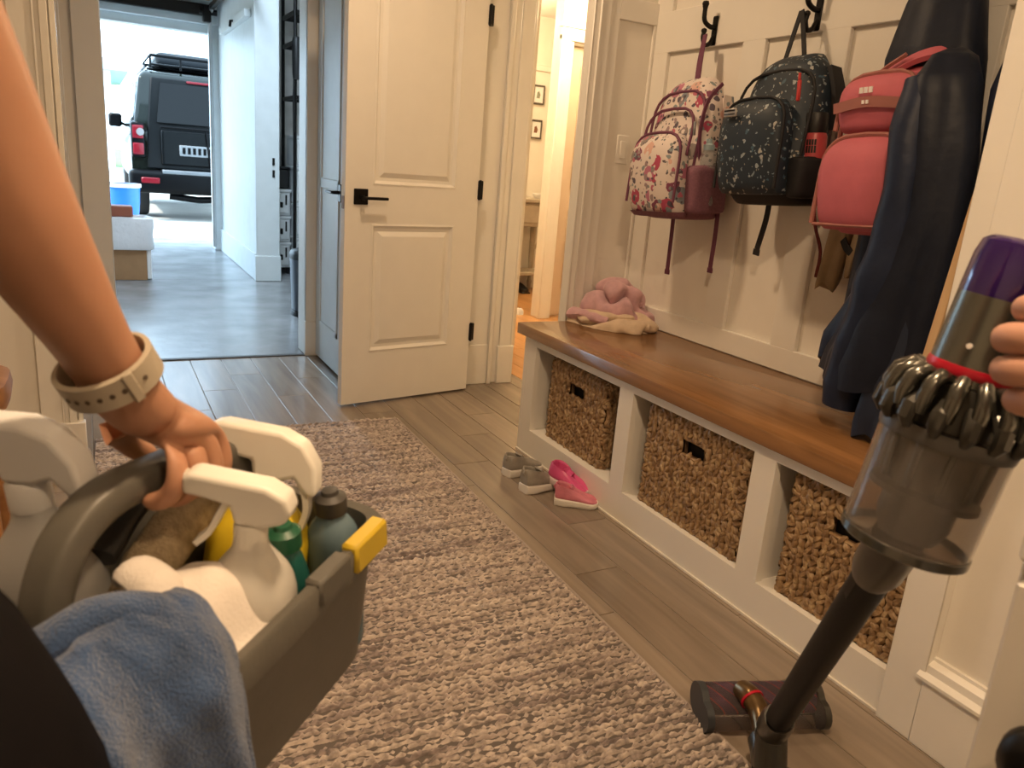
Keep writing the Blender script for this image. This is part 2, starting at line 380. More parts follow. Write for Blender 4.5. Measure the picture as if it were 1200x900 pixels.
for z in (.30, 1.0, 1.78):
    hg = NB(); box(hg, -.004, .026, -.006, .004, z - .045, z + .045, .004); tube(hg, [(.004, -.006, z - .047), (.004, -.006, z + .047)], .0065, 10)
    obj('hinge', hg, BLACKM, d1)
d2 = thing('door_2', 'white garage entry door folded back beside the doorway', None, (1.10, 4.39, .01), kind='structure')
obj('leaf', B(1.085, 1.125, 3.83, 4.388, .01, 2.04, .003), GARW, d2, world=True)
for z0, z1 in ((.95, 1.0), (1.92, 1.95), (.2, .23)): obj('panel_edge', B(1.078, 1.088, 3.93, 4.30, z0, z1, .003), GARW, d2, world=True)
for y0, y1 in ((3.93, 3.955), (4.275, 4.30)): obj('panel_edge', B(1.078, 1.088, y0, y1, .2, 1.95, .003), GARW, d2, world=True)
hp = obj('handle_plate', B(1.073, 1.086, 3.875, 3.925, .90, .985, .003), BLACKM, d2, world=True)
lv = NB(); tube(lv, [(1.075, 3.90, .945), (1.04, 3.90, .945)], .009, 10); box(lv, 1.03, 1.045, 3.89, 4.0, .938, .952, .003); obj('lever', lv, BLACKM, hp, world=True)
# near door (right edge of the picture), seen edge-on
def F2W(lat, f, z=0): return Vector((math.cos(YAW) * lat + math.sin(YAW) * f, -math.sin(YAW) * lat + math.cos(YAW) * f, z))
CAMBASE = Matrix.Rotation(-YAW, 4, 'Z')     # lateral / forward / up frame of the person's stance
e0, e1 = F2W(.395, .55), F2W(.83, .02)
wd = (e1 - e0).length
cab = thing('base_cabinet', 'cream base cabinet with round black knobs opposite the locker end', 'cabinet', (e1.x, e1.y, 0), rotz=math.atan2((e0 - e1).y, (e0 - e1).x))
obj('carcass', B(0, wd, -.40, -.018, .0, .87, .002), PAINT, cab, smooth=False)      # front faces local +y
obj('worktop', B(-.01, wd, -.41, .0, .87, .905, .004), PAINT, cab, smooth=False)
def cab_knob(x, z, par):
    kb = NB(); lathe(kb, [(.0, 0), (.022, 0), (.022, .004), (.011, .008), (.011, .020), (.024, .028), (.030, .040), (.028, .052), (.018, .060), (0, .062)], 24, align((x, 0.0, z), (0, 1, 0))); obj('knob', kb, BLACKM, par)
dw = obj('drawer', B(.012, wd - .004, -.018, 0, .62, .855, .003), PAINT, cab, smooth=False); cab_knob(wd - .062, .745, dw)
for x0, x1, kx in ((.012, wd / 2 - .002, wd / 2 - .05), (wd / 2 + .002, wd - .004, wd / 2 + .05)):
    dd = obj('door', B(x0, x1, -.018, 0, .09, .61, .003), PAINT, cab, smooth=False); cab_knob(kx, .54, dd)
    obj('panel', B(x0 + .06, x1 - .06, -.004, .003, .15, .55, .002), PAINT, dd, smooth=False)
# --- ceiling downlights
for i, (x, y, e) in enumerate(DOWNLIGHTS):
    t = thing('ceiling_light', 'round recessed ceiling light over the ' + ['front of the rug', 'far end of the rug', 'back of the room'][i], 'light', (x, y, CEIL))
    bm = NB(); lathe(bm, [(.075, 0), (.095, -.002), (.097, -.006), (.075, -.008), (.07, 0)], 32); obj('ring', bm, PAINT, t)
    bm = NB(); lathe(bm, [(0, -.003), (.072, -.003)], 32); obj('lens', bm, mat('lamp_lens', (1, .9, .75), .5, emit=(*WARM, 8)), t)
    l = lamp('downlight', 'AREA', (x, y, CEIL - .02), e, WARM, shape='DISK', size=.16)
t = thing('hall_ceiling_light', 'round glowing flush light on the hall ceiling', 'light', (HALL_LIGHT[0], HALL_LIGHT[1], CEIL))
bm = NB(); lathe(bm, [(.14, 0), (.14, -.02), (.12, -.03)], 32); obj('rim', bm, PAINT, t)
bm = NB(); lathe(bm, [(.12, -.025), (.11, -.05), (.07, -.07), (0, -.078)], 32); obj('globe', bm, mat('globe_glass', (1, .9, .75), .5, emit=(*WARM, 10)), t)
lamp('hall_lamp', 'POINT', (HALL_LIGHT[0], HALL_LIGHT[1], CEIL - .16), HALL_LIGHT[2], (1.0, .72, .40), shadow_soft_size=.1)
lamp('hall_lamp', 'POINT', (2.9, 6.1, CEIL - .2), 30, (1.0, .72, .40), shadow_soft_size=.1)

# ================================================================ garage shell
struct('wall_garage_left', B(-4.1, -4.0, 4.56, 9.45, 0, 3.0), GARW, 'white garage side wall')
struct('wall_garage_alcove', B(1.40, 2.2, 8.0, 8.1, 0, 2.95), mat('alcove_back', (.60, .58, .55), .6), 'light grey back wall behind the garage shelf')
struct('wall_garage_right', B(2.2, 2.3, 4.56, 9.45, 0, 3.0), mat('alcove_paint', (.62, .60, .56), .6), 'grey garage wall behind the storage drawers')
go = NB(); box(go, -4.1, -2.6, 9.3, 9.45, 0, 3.0); box(go, 1.24, 2.3, 9.3, 9.45, 0, 3.0); box(go, -2.6, 1.24, 9.3, 9.45, 2.36, 3.0)
struct('wall_garage_front', go, GARW, 'garage front wall around the open overhead door')
t = thing('trim_7', 'white jamb and head trim of the garage opening', None, (1.2, 9.3, 0), kind='structure')
for b in ((1.17, 1.25, 9.24, 9.47, 0, 2.42), (-2.6, 1.25, 9.22, 9.3, 2.30, 2.44), (-2.6, 1.17, 9.3, 9.47, 2.22, 2.37)): obj('trim_board', B(*b, .004), GARW, t, world=True)
wg = thing('wall_garage_partition', 'white garage partition with tall base board and ledge', None, (1.3, 7.2, 0), kind='structure')
obj('wall_panel', B(1.245, 1.40, 7.12, 9.3, 0, 2.95), GARW, wg, smooth=False, world=True)
obj('base_board', B(1.225, 1.245, 7.12, 9.28, 0, .235, .003), GARW, wg, smooth=False, world=True)
obj('ledge', B(1.19, 1.245, 7.3, 8.75, 2.16, 2.22, .004), GARW, wg, smooth=False, world=True)
obj('end_post', B(1.232, 1.43, 7.085, 7.13, 0, 2.95, .004), GARW, wg, smooth=False, world=True)
obj('end_plinth', B(1.222, 1.44, 7.072, 7.13, 0, .22, .004), GARW, wg, smooth=False, world=True)
for z in (1.02, .92): obj('strike', B(1.37, 1.39, 7.078, 7.088, z - .03, z + .03), BLACKM, wg, smooth=False, world=True)
hk = NB(); tube(hk, [(1.19, 7.9, 2.19), (1.17, 7.9, 2.19), (1.165, 7.9, 2.14)], .012, 8); obj('hook', hk, BLACKM, wg, world=True)
# overhead sectional door rolled up under the ceiling, with tracks
t = thing('garage_door', 'white sectional overhead garage door rolled up on black tracks', 'garage door', (0, 9.1, 2.5))
for i in range(4): obj('section', B(-2.5, 1.15, 6.9 + i * .55, 7.43 + i * .55, 2.50, 2.54, .006), mat('ply_door', (.45, .28, .14), .6, var=.15), t, world=True, smooth=False)
for x in (-2.55, 1.16):
    bm = NB(); box(bm, x - .02, x + .02, 6.6, 9.1, 2.42, 2.47); obj('track', bm, BLACKM, t, world=True, smooth=False)
    bm = NB(); tube(bm, [(x, 9.20, .04), (x, 9.20, 2.2), (x, 9.14, 2.38), (x, 9.0, 2.45)], .022, 8); obj('track', bm, mat('track_steel', (.5, .5, .5), .4, .8), t, world=True)
obj('bottom_bar', B(-2.5, 1.15, 9.10, 9.16, 2.36, 2.47, .006), BLACKM, t, world=True, smooth=False)
br = NB(); box(br, 1.08, 1.16, 9.05, 9.14, 2.30, 2.46, .01); tube(br, [(1.05, 9.1, 2.4), (1.22, 9.1, 2.4)], .03, 10); obj('bracket', br, BLACKM, t, world=True)
t = thing('garage_fill_light', 'long white tube light added on the garage ceiling as fill', 'light', (1.0, 5.7, 2.95))
obj('housing', B(-.08, .08, -.6, .6, -.05, 0, .006), GARW, t); bm = NB(); tube(bm, [(0, -.57, -.065), (0, .57, -.065)], .02, 12); obj('tube', bm, mat('fill_tube_glow', (.9, .95, 1), .5, emit=(.82, .92, 1, 12)), t)
lamp('garage_fill_lamp', 'AREA', (1.0, 5.7, 2.85), 42, (.66, .83, 1.0), shape='RECTANGLE', size=.12, size_y=1.1)  # added fixture and lamp, brighten the garage and its alcove
# distant neighbour house
t = thing('neighbour_house', 'pale neighbouring house across the driveway with blue-grey eaves', 'house', (-3, 30, 0))
obj('wall', B(-9, .7, 29, 36, 0, 3.1), mat('pale_siding', (.8, .82, .84), .7), t, world=True, smooth=False)
obj('eaves', B(-9.5, 1.2, 28.4, 36.5, 3.05, 3.4), mat('eaves_blue', (.30, .40, .48), .6), t, world=True, smooth=False)
for x in (-6, -3, -.6): obj('window', B(x - .5, x + .5, 28.95, 29.02, 1.1, 2.2, .02), mat('far_glass', (.25, .3, .35), .15), t, world=True, smooth=False)
# ================================================================ locker bench
BX, BY0, BY1, BT = 1.516, .921, 2.70, .53
bb = thing('locker_bench', 'white bench base with three open cubbies below the brown seat', 'bench', (1.78, 1.8, 0))
fr = NB()
for y0, y1 in ((2.607, 2.70), (1.957, 2.033), (1.335, 1.413)): box(fr, BX, BX + .022, y0, y1, .11, .456)
box(fr, BX, BX + .022, BY0, BY1, .0, .11); box(fr, BX, BX + .022, BY0, BY1, .456, .485)
obj('face_frame', fr, PAINT, bb, smooth=False, world=True)
for y in (2.65, 1.995, 1.374): obj('divider', B(BX + .022, 2.04, y - .03, y + .03, .09, .484, .001), PAINT, bb, smooth=False, world=True)
obj('divider', B(BX + .022, 2.04, .921, .933, .09, .484, .001), PAINT, bb, smooth=False, world=True)
obj('cubby_floor', B(BX + .022, 2.04, .93, 2.68, .088, .108), PAINT, bb, smooth=False, world=True)
obj('back_panel', B(2.03, 2.04, .93, 2.68, .108, .484), PAINT, bb, smooth=False, world=True)
obj('shoe_bead', B(BX - .006, BX, .925, 2.70, 0, .008, .001), mat('caulk', (.75, .70, .62), .5), bb, smooth=False, world=True)
bt = B(1.498, 2.041, .922, 2.745, .486, .53, .004, 2)
obj('seat_plank', bt, BENCHW, None, smooth=True, label='dark-stained wooden plank seat along the white locker bench', cat='bench seat')

# ================================================================ seagrass baskets
SEA = None
m, n, l, p = nt('seagrass'); SEA = m
v = coords(n, l, (1, 1, 1)); t1 = n.new('ShaderNodeTexNoise'); t1.inputs['Scale'].default_value = 55; t1.inputs['Detail'].default_value = 3; l.new(v, t1.inputs['Vector'])
r = ramp(n, [(.25, (.13, .070, .030)), (.5, (.30, .185, .090)), (.72, (.50, .36, .20))]); l.new(t1.outputs['Fac'], r.inputs[0]); l.new(r.outputs[0], p.inputs['Base Color']); p.inputs['Roughness'].default_value = .5
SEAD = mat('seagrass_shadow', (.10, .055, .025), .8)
DARKIN = mat('basket_dark_fill', (.012, .011, .010), .9)
def strand(bm, c, d, nrm, L, r):
    """one twist of grass: spindle of 4x4 verts"""
    d = d.normalized(); s = d.cross(nrm).normalized(); rings = []
    for t, k in ((-.5, .25), (-.22, .95), (.22, .95), (.5, .25)):
        q = c + d * (L * t) + nrm * (r * .55 * (1 - 3.2 * t * t))
        rings.append([q + s * (r * k * a) + nrm * (r * k * b) for a, b in ((-1, -.3), (-.45, .7), (.45, .7), (1, -.3))])
    loft(bm, rings, (False, False))
def weave(bm, o, ux, uz, nrm, w, h, rs, hole=None, pitch=.021):
    nx = int(w / pitch); nz = int(h / .0165)
    for i in range(nx):
        for j in range(nz):
            cx = (i + .5) * w / nx; cz = (j + .5) * h / nz + (.008 if i % 2 else 0)
            edge = cx < .018 or cx > w - .018
            if hole and hole[0] < cx < hole[1] and hole[2] < cz < hole[3]: continue
            a = (1 if (i + j // 2) % 2 else -1) * rs.uniform(.15, .85) + rs.uniform(-.15, .15)
            if edge: a *= 1.6
            d = uz * math.cos(a) + ux * math.sin(a)
            strand(bm, o + ux * (cx + rs.uniform(-.002, .002)) + uz * (cz + rs.uniform(-.002, .002)) + nrm * rs.uniform(0, .003), d, nrm, .037 + rs.uniform(-.004, .007), .0102)
def basket(loc, w, h, d, rotz, label, seed):
    rs = random.Random(seed)
    t = thing('seagrass_basket', label, 'basket', loc, rotz=rotz, group='seagrass baskets in the bench cubbies')
    # local: x = width, front at y = -d/2
    hx0, hx1, hz0, hz1 = w / 2 - .045, w / 2 + .045, h - .098, h - .05
    sh = NB()
    for b in ((-w / 2, w / 2, d / 2 - .012, d / 2, .0, h), (-w / 2, -w / 2 + .012, -d / 2, d / 2, 0, h), (w / 2 - .012, w / 2, -d / 2, d / 2, 0, h), (-w / 2, w / 2, -d / 2, d / 2, 0, .012),
              (-w / 2, -.045, -d / 2, -d / 2 + .012, 0, h), (.045, w / 2, -d / 2, -d / 2 + .012, 0, h), (-.045, .045, -d / 2, -d / 2 + .012, 0, h - .098), (-.045, .045, -d / 2, -d / 2 + .012, h - .05, h)): box(sh, *b)
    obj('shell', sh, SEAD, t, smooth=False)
    obj('lining', B(-w / 2 + .014, w / 2 - .014, -d / 2 + .02, d / 2 - .014, .014, h - .03), DARKIN, t, smooth=False)  # solid near-black block filling the basket behind the hand hole
    wv = NB(); X, Y, Zv = Vector((1, 0, 0)), Vector((0, 1, 0)), Vector((0, 0, 1))
    weave(wv, Vector((-w / 2, -d / 2, 0)), X, Zv, -Y, w, h, rs, (hx0 - .004, hx1 + .004, hz0 - .004, hz1 + .004))
    weave(wv, Vector((w / 2, -d / 2, 0)), Y, Zv, X, d, h, rs)
    weave(wv, Vector((-w / 2, d / 2, 0)), -Y, Zv, -X, d, h, rs)
    obj('weave', wv, SEA, t, kind='stuff')
    rim = NB()
    for (a, b) in (((-w / 2, -d / 2), (w / 2, -d / 2)), ((w / 2, -d / 2), (w / 2, d / 2)), ((w / 2, d / 2), (-w / 2, d / 2)), ((-w / 2, d / 2), (-w / 2, -d / 2))):
        A, Bv = Vector((*a, h)), Vector((*b, h)); k = int((Bv - A).length / .014)
        for q in range(k): strand(rim, A.lerp(Bv, (q + .5) / k), (Bv - A).normalized() + Zv * .8, Zv, .03, .0085)
        for zz in (h - .006, .008):
            nr = (Vector((0, -1, 0)) if a[1] == b[1] and a[1] < 0 else Vector((1, 0, 0)) if a[0] == b[0] and a[0] > 0 else Vector((-1, 0, 0)) if a[0] == b[0] else Vector((0, 1, 0)))
            for q in range(k): strand(rim, A.lerp(Bv, (q + .5) / k) + Zv * (zz - h) + nr * .002, (Bv - A).normalized() + Zv * .5, nr, .027, .008)
    obj('rim', rim, SEA, t, kind='stuff')
    hb = NB(); y = -d / 2 - .004
    tube(hb, [(-.047, y, h - .1), (.047, y, h - .1), (.047, y, h - .048), (-.047, y, h - .048)], .006, 6, closed=True); obj('hand_hole_binding', hb, SEA, t)
    return t
basket((1.745, 2.352, .1085), .375, .31, .36, -PI / 2 + .0, 'square seagrass basket in the cubby behind the child shoes', 1)
basket((1.729, 1.672, .1085), .445, .325, .36, -PI / 2, 'square seagrass basket in the middle cubby of the bench', 2)
basket((1.729, 1.114, .1085), .345, .325, .36, -PI / 2, 'square seagrass basket behind the vacuum wand', 3)

# ================================================================ rug
m, n, l, p = nt('rug_yarn'); RUG = m
v = coords(n, l, (2.2, 62, 1)); t1 = n.new('ShaderNodeTexNoise'); t1.inputs['Scale'].default_value = 1.0; t1.inputs['Detail'].default_value = 3; t1.inputs['Roughness'].default_value = .6; l.new(v, t1.inputs['Vector'])
r = ramp(n, [(.28, (.17, .14, .135)), (.40, (.30, .25, .235)), (.50, (.47, .405, .36)), (.62, (.58, .51, .45)), (.74, (.36, .31, .30))]); l.new(t1.outputs['Fac'], r.inputs[0])
v2 = coords(n, l, (60, 60, 60)); t2 = n.new('ShaderNodeTexNoise'); t2.inputs['Scale'].default_value = 1; l.new(v2, t2.inputs['Vector'])
r2 = ramp(n, [(.35, (.62, .60, .60)), (.6, (1.15, 1.12, 1.1))]); l.new(t2.outputs['Fac'], r2.inputs[0])
mx = n.new('ShaderNodeMix'); mx.data_type = 'RGBA'; mx.blend_type = 'MULTIPLY'; mx.inputs[0].default_value = 1; l.new(r.outputs[0], mx.inputs[6]); l.new(r2.outputs[0], mx.inputs[7])
l.new(mx.outputs[2], p.inputs['Base Color']); p.inputs['Roughness'].default_value = .9; p.inputs['Sheen Weight'].default_value = .15
RX0, RX1, RY0, RY1 = -1.20, 0.0, -2.50, 0.0
rg = thing('area_rug', 'grey and cream striped loop-pile runner rug on the tile floor', 'rug', (1.153, 3.175, 0), rotz=-.0195)
obj('backing', B(RX0, RX1, RY0, RY1, .0005, .006, .002), mat('rug_backing', (.13, .11, .10), .9), rg, smooth=False)
V, Fc = [], []
rs = random.Random(11); row = RY1 - .004; rowi = 0
while row > RY0 + .004:
    seg = 200
    ph = rs.uniform(0, 9); am = rs.uniform(.0045, .0085); base = len(V); hh = rs.uniform(.009, .0125); fq = rs.uniform(210, 300)
    for i in range(seg + 1):
        x = RX0 + .005 + (RX1 - RX0 - .01) * i / seg
        nz = noise.noise(Vector((x * 40, rowi * .8, ph))); nz2 = noise.noise(Vector((x * 75, rowi * 2.1, 5)))
        y = row + am * nz + .0022 * nz2; h = hh + .0042 * math.sin(x * fq + ph + 4 * nz2) + .003 * nz
        w = .0066 + .0022 * nz2
        V += [(x, y - w, .003), (x, y - w * .55, h - .002), (x, y + w * .1, h + .001), (x, y + w * .6, h - .002), (x, y + w, .003)]
        if i:
            a = base + 5 * (i - 1); b = base + 5 * i
            for q in range(4): Fc.append((a + q, a + q + 1, b + q + 1, b + q))
    row -= .0148; rowi += 1
obj('loop_pile', (V, Fc), RUG, rg, smooth=True, autos=False, kind='stuff')
ed = NB(); box(ed, RX1 - .004, RX1 + .006, RY0, RY1, .001, .009, .002); box(ed, RX0, RX1, RY1 - .002, RY1 + .006, .001, .009, .002); obj('bound_edge', ed, mat('rug_edge', (.36, .30, .26), .9), rg)

# ================================================================ child shoes
def shoe(name, label, loc, rotz, L, up, sole, group, tilt=0, lace=None, velcro=False):
    M = Matrix.Translation(loc) @ Matrix.Rotation(rotz, 4, 'Z') @ Matrix.Rotation(tilt, 4, 'Y')
    t = thing(name, label, 'shoe', mat=M, group=group)
    W = L * .215
    def half(x):   # outline half width along length 0..1
        return W * (0.62 + .38 * math.sin(min(1, x / .3) * PI / 2)) * (1 if x < .62 else (1 + .16 * math.sin((x - .62) / .2 * PI / 2) if x < .82 else 1.16 * math.sqrt(max(0.02, 1 - ((x - .82) / .19) ** 2))))
    XS = [0, .03, .1, .2, .32, .45, .58, .7, .82, .91, .97, 1.0]
    sm = NB(); rings = []
    for x in XS:
        w = half(x) * 1.06; th = L * (.165 if x < .35 else .165 - .07 * (x - .35)); toe = L * .03 * max(0, (x - .75) / .25) ** 2
        heelin = L * .012 if .3 < x < .55 else 0
        rings.append([Vector((x * L, a * w, z)) for a, z in ((-.85, heelin + toe), (-1, .01 + toe), (-1, th), (-.8, th + .004), (.8, th + .004), (1, th), (1, .01 + toe), (.85, heelin + toe))])
    loft(sm, rings); obj('sole', sm, sole, t, mods=[('BEVEL', dict(width=.004, segments=2)), ])
    # upper: open loft; collar hole between .04 and .5
    um = NB(); rings = []
    for x in XS:
        w = half(x) * .98; z0 = L * .125
        zt = L * (.52 if x < .12 else .52 - .07 * ((x - .12) / .25) if x < .37 else .45 - .17 * ((x - .37) / .33) if x < .7 else .28 - .12 * ((x - .7) / .3) ** 1.5)
        op = 0
        if .04 < x < .5: op = W * (.72 if x < .35 else .72 * (1 - (x - .35) / .17))
        op = max(op, 0.0015); inner = zt - L * .0
        prof = [(-w, z0), (-w * 1.03, z0 + (zt - z0) * .35), (-w * .93, z0 + (zt - z0) * .7), (-max(op + .006, w * .55 if op < .004 else op + .006), zt), (-op, zt - .004), (-op * .95, max(z0 + .004, zt - L * .34) if op > .004 else zt - .006),
                (op * .95, max(z0 + .004, zt - L * .34) if op > .004 else zt - .006), (op, zt - .004), (max(op + .006, w * .55 if op < .004 else op + .006), zt), (w * .93, z0 + (zt - z0) * .7), (w * 1.03, z0 + (zt - z0) * .35), (w, z0)]
        rings.append([Vector((x * L * (1 if x < .97 else .985), a, z)) for a, z in prof])
    loft(um, rings); obj('upper', um, up, t, mods=SUB1)
    tg = NB(); pts = [(L * .50, 0, L * .31), (L * .42, 0, L * .38), (L * .36, 0, L * .45)]; ribbon(tg, pts, W * 1.0, .007, (.6, 0, 1)); obj('tongue', tg, up, t)
    pl = NB(); tube(pl, [(L * .015, 0, L * .36), (-L * .02, 0, L * .42), (L * .02, 0, L * .47)], .0035, 6); obj('heel_tab', pl, up, t)
    if lace:
        lm = NB()
        for k in range(4):
            x = L * (.46 + .06 * k); z = L * (.345 - .032 * k); tube(lm, [(x, -W * .5, z - .006), (x + .002, 0, z + .006), (x + L * .02, W * .5, z - .008)], .0022, 6)
        obj('laces', lm, lace, t)
    if velcro:
        vm = NB(); x = L * .5; z = L * .33; ribbon(vm, bez([(x, -W * .95, z - L * .16), (x, -W * .5, z + .002), (x, 0, z + .014), (x, W * .5, z + .002), (x, W * .95, z - L * .16)], 4), L * .13, .004, (.4, 0, 1)); obj('strap', vm, up, t)
    return t
GREYU = mat('grey_knit', (.31, .285, .25), .8, var=.1, scale=40, bump=.5, bscale=260)
WSOLE = mat('white_foam_sole', (.78, .74, .68), .5, var=.04)
PINKU = mat('pink_knit', (.62, .20, .27), .6, var=.08, scale=40, bump=.4, bscale=240)
HOTP = mat('hot_pink_shine', (.66, .09, .26), .3, var=.08, bump=.2, bscale=200, coat=.3)
SOLE2 = mat('lilac_sole', (.66, .55, .56), .5, var=.05)
shoe('grey_sneaker', 'grey child sneaker with white sole nearest the bench corner', (1.327, 2.43, 0), .30, .175, GREYU, WSOLE, 'grey child sneakers', lace=GREYU)
shoe('grey_sneaker', 'grey child sneaker with white sole beside the pale pink shoe', (1.318, 2.275, 0), .2, .185, GREYU, WSOLE, 'grey child sneakers', lace=GREYU)
shoe('pink_shoe', 'pale pink child slip-on shoe standing flat on the tile', (1.385, 2.165, 0), -.55, .155, PINKU, WSOLE, 'pink child shoes', velcro=False)
shoe('pink_shoe', 'glossy hot pink child shoe leaning against the bench', (1.435, 2.29, .03), -1.08, .165, HOTP, SOLE2, 'pink child shoes', tilt=.10, velcro=True)

# ================================================================ hooks and switch
def coat_hook(y, label, z=1.665):
    t = thing('coat_hook', label, 'coat hook', (2.043, y, z), group='black double coat hooks')
    obj('plate', B(-.005, 0, -.013, .013, -.05, .05, .004), BLACKM, t)
    bm = NB(); tube(bm, bez([(-.004, 0, .01), (-.03, 0, .012), (-.055, 0, .03), (-.058, 0, .075)], 5), [.0085] * 15 + [.011], 10); lathe(bm, [(0, .012), (.010, .009), (.013, 0), (.010, -.009), (0, -.012)], 12, Matrix.Translation((-.058, 0, .082)))
    obj('upper_hook', bm, BLACKM, t)
    bm = NB(); tube(bm, bez([(-.004, 0, -.02), (-.018, 0, -.045), (-.04, 0, -.052), (-.052, 0, -.03), (-.05, 0, -.012)], 5), .008, 10); lathe(bm, [(0, .01), (.009, .006), (.011, 0), (.008, -.008), (0, -.01)], 12, Matrix.Translation((-.05, 0, -.006)))
    obj('lower_hook', bm, BLACKM, t); return t
coat_hook(2.425, 'black double coat hook holding the floral backpack'); coat_hook(1.945, 'black double coat hook holding the navy backpack'); coat_hook(1.50, 'black double coat hook under the dark jacket', 1.72); coat_hook(1.17, 'black double coat hook near the locker end post')
t = thing('light_switch', 'cream double rocker switch plate on the locker side panel', 'light switch', (1.945, 2.79, 1.235))
obj('plate', B(-.03, .03, -.006, 0, -.057, .057, .003), PAINT, t)
for x in (-.0,): obj('rocker', B(-.014, .014, -.010, -.005, -.034, .034, .002), PAINT, t)
# ================================================================ fleece on the bench
PINKF = mat('pink_fleece', (.55, .33, .36), .95, var=.12, scale=30, bump=.6, bscale=300, sheen=.3)
CREAMF = mat('cream_fleece', (.60, .46, .33), .95, var=.1, scale=30, bump=.5, bscale=260, sheen=.2)
t = thing('fleece_blanket', 'crumpled pink fleece blanket with cream lining on the bench end', 'blanket', (1.90, 2.62, .53))
def lump(cx, cy, a, b, h, seed, th=0.0, folds=.02, fs=16, n=110, m=44):
    bm = NB(); rings = []
    for j in range(m + 1):
        q = j / m * PI / 2; rr_, zz = math.cos(q) ** .75, math.sin(q) ** .9
        ring = []
        for k in range(n):
            ang = 2 * PI * k / n; x, y = a * rr_ * math.cos(ang), b * rr_ * math.sin(ang); z = h * zz
            s = noise.noise(Vector((x * fs, y * fs, z * fs * .9)) + Vector((seed, 0, 0))); s2 = noise.noise(Vector((x * fs * 2.3, y * fs * 2.3, z * fs * 2)) + Vector((seed, 3, 0)))
            rid = .9 - 1.5 * (1 - abs(s)) ** 7; g = 1 + folds * (rid - .55) / max(a, .05) * 1.3 + folds * .5 * s2 / max(a, .05)
            X, Y = x * g, y * g; Zz = max(.001, z * (1 + folds * (rid - .5) / max(h, .05)))
            ring.append(Vector((cx + X * math.cos(th) - Y * math.sin(th), cy + X * math.sin(th) + Y * math.cos(th), Zz)))
        rings.append(ring)
    loft(bm, rings); return bm
obj('lining', lump(-.02, 0, .12, .195, .07, 3, .55, .018, 11), CREAMF, t)
obj('fleece', lump(.012, .035, .112, .150, .188, 8, .5, .030, 9), PINKF, t)
fo = NB(); tube(fo, bez([(-.15, .13, .028), (-.135, .06, .04), (-.12, -.01, .035), (-.09, -.06, .03)], 6), [.03, .033, .036, .034, .03, .03, .03, .03, .028, .026, .026, .026, .026, .026, .026, .026, .026, .026, .022], 12, flat=.8); sweep_noise(fo, .008, 22, 2); obj('fold', fo, PINKF, t)
ro = NB(); tube(ro, [(-.055, -.06, .026), (-.01, -.10, .027), (.05, -.15, .024)], [.026, .027, .024], 16, flat=.85); sweep_noise(ro, .004, 25, 6); obj('rolled_end', ro, CREAMF, t)
# pine batten and wooden stool
bm = B(-.012, .012, -.011, .011, 0, .78, .002); o = obj('pine_batten', bm, PINE, None, label='raw pine batten propped in the locker corner beside the end post', cat='batten'); o.location = (1.655, 1.105, .5325); o.rotation_euler = (.066, .035, .0)
t = thing('wooden_stool', 'small wooden stool with rounded seat beside the garage door wall', 'stool', (-.375, 1.97, 0))
bm = NB(); rings = [sring(0, 0, z, a, a * .75, 28, 4) for z, a in ((.545, .17), (.55, .188), (.575, .192), (.60, .188), (.606, .17))]; loft(bm, rings); obj('seat', bm, STOOLW, t)
for sx in (-1, 1):
    for sy in (-1, 1):
        bm = NB(); tube(bm, [(sx * .13, sy * .09, .55), (sx * .16, sy * .115, 0)], [.018, .014], 10); obj('leg', bm, STOOLW, t)
bm = NB(); tube(bm, [(-.145, -.1, .25), (.145, -.1, .25)], .011, 8); obj('stretcher', bm, STOOLW, t)
# ================================================================ fabrics
def floral(name):
    m, n, l, p = nt(name)
    v = coords(n, l); dn = n.new('ShaderNodeTexNoise'); dn.inputs['Scale'].default_value = 22; dn.inputs['Detail'].default_value = 2; l.new(v, dn.inputs['Vector'])
    vm = n.new('ShaderNodeVectorMath'); vm.operation = 'SCALE'; vm.inputs['Scale'].default_value = .03; l.new(dn.outputs['Color'], vm.inputs[0])
    va = n.new('ShaderNodeVectorMath'); l.new(v, va.inputs[0]); l.new(vm.outputs[0], va.inputs[1])
    last = None
    base = n.new('ShaderNodeRGB'); base.outputs[0].default_value = (.68, .59, .55, 1); last = base.outputs[0]
    for sc_, cut, stops, seed in ((17, .50, [(0, (.42, .06, .12)), (.12, (.20, .05, .10)), (.24, (.62, .38, .32)), (.36, (.24, .20, .19)), (.48, (.45, .16, .24)), (.58, (.22, .25, .29)), (.70, (.68, .59, .55))], 0), (32, .36, [(0, (.10, .08, .11)), (.25, (.68, .59, .55)), (.5, (.30, .22, .23)), (.7, (.45, .12, .18)), (.85, (.22, .26, .28))], 5), (58, .30, [(0, (.09, .08, .10)), (.4, (.68, .59, .55)), (.75, (.20, .22, .22))], 9)):
        ad = n.new('ShaderNodeVectorMath'); l.new(va.outputs[0], ad.inputs[0]); ad.inputs[1].default_value = (seed, seed, seed)
        vo = n.new('ShaderNodeTexVoronoi'); vo.inputs['Scale'].default_value = sc_; l.new(ad.outputs[0], vo.inputs['Vector'])
        lt = n.new('ShaderNodeMath'); lt.operation = 'LESS_THAN'; lt.inputs[1].default_value = cut; l.new(vo.outputs['Distance'], lt.inputs[0])
        sp = n.new('ShaderNodeSeparateColor'); l.new(vo.outputs['Color'], sp.inputs[0]); rp = ramp(n, stops, 'CONSTANT'); l.new(sp.outputs[0], rp.inputs[0])
        mx = n.new('ShaderNodeMix'); mx.data_type = 'RGBA'; l.new(lt.outputs[0], mx.inputs[0]); l.new(last, mx.inputs[6]); l.new(rp.outputs[0], mx.inputs[7]); last = mx.outputs[2]
    l.new(last, p.inputs['Base Color']); p.inputs['Roughness'].default_value = .75
    return m
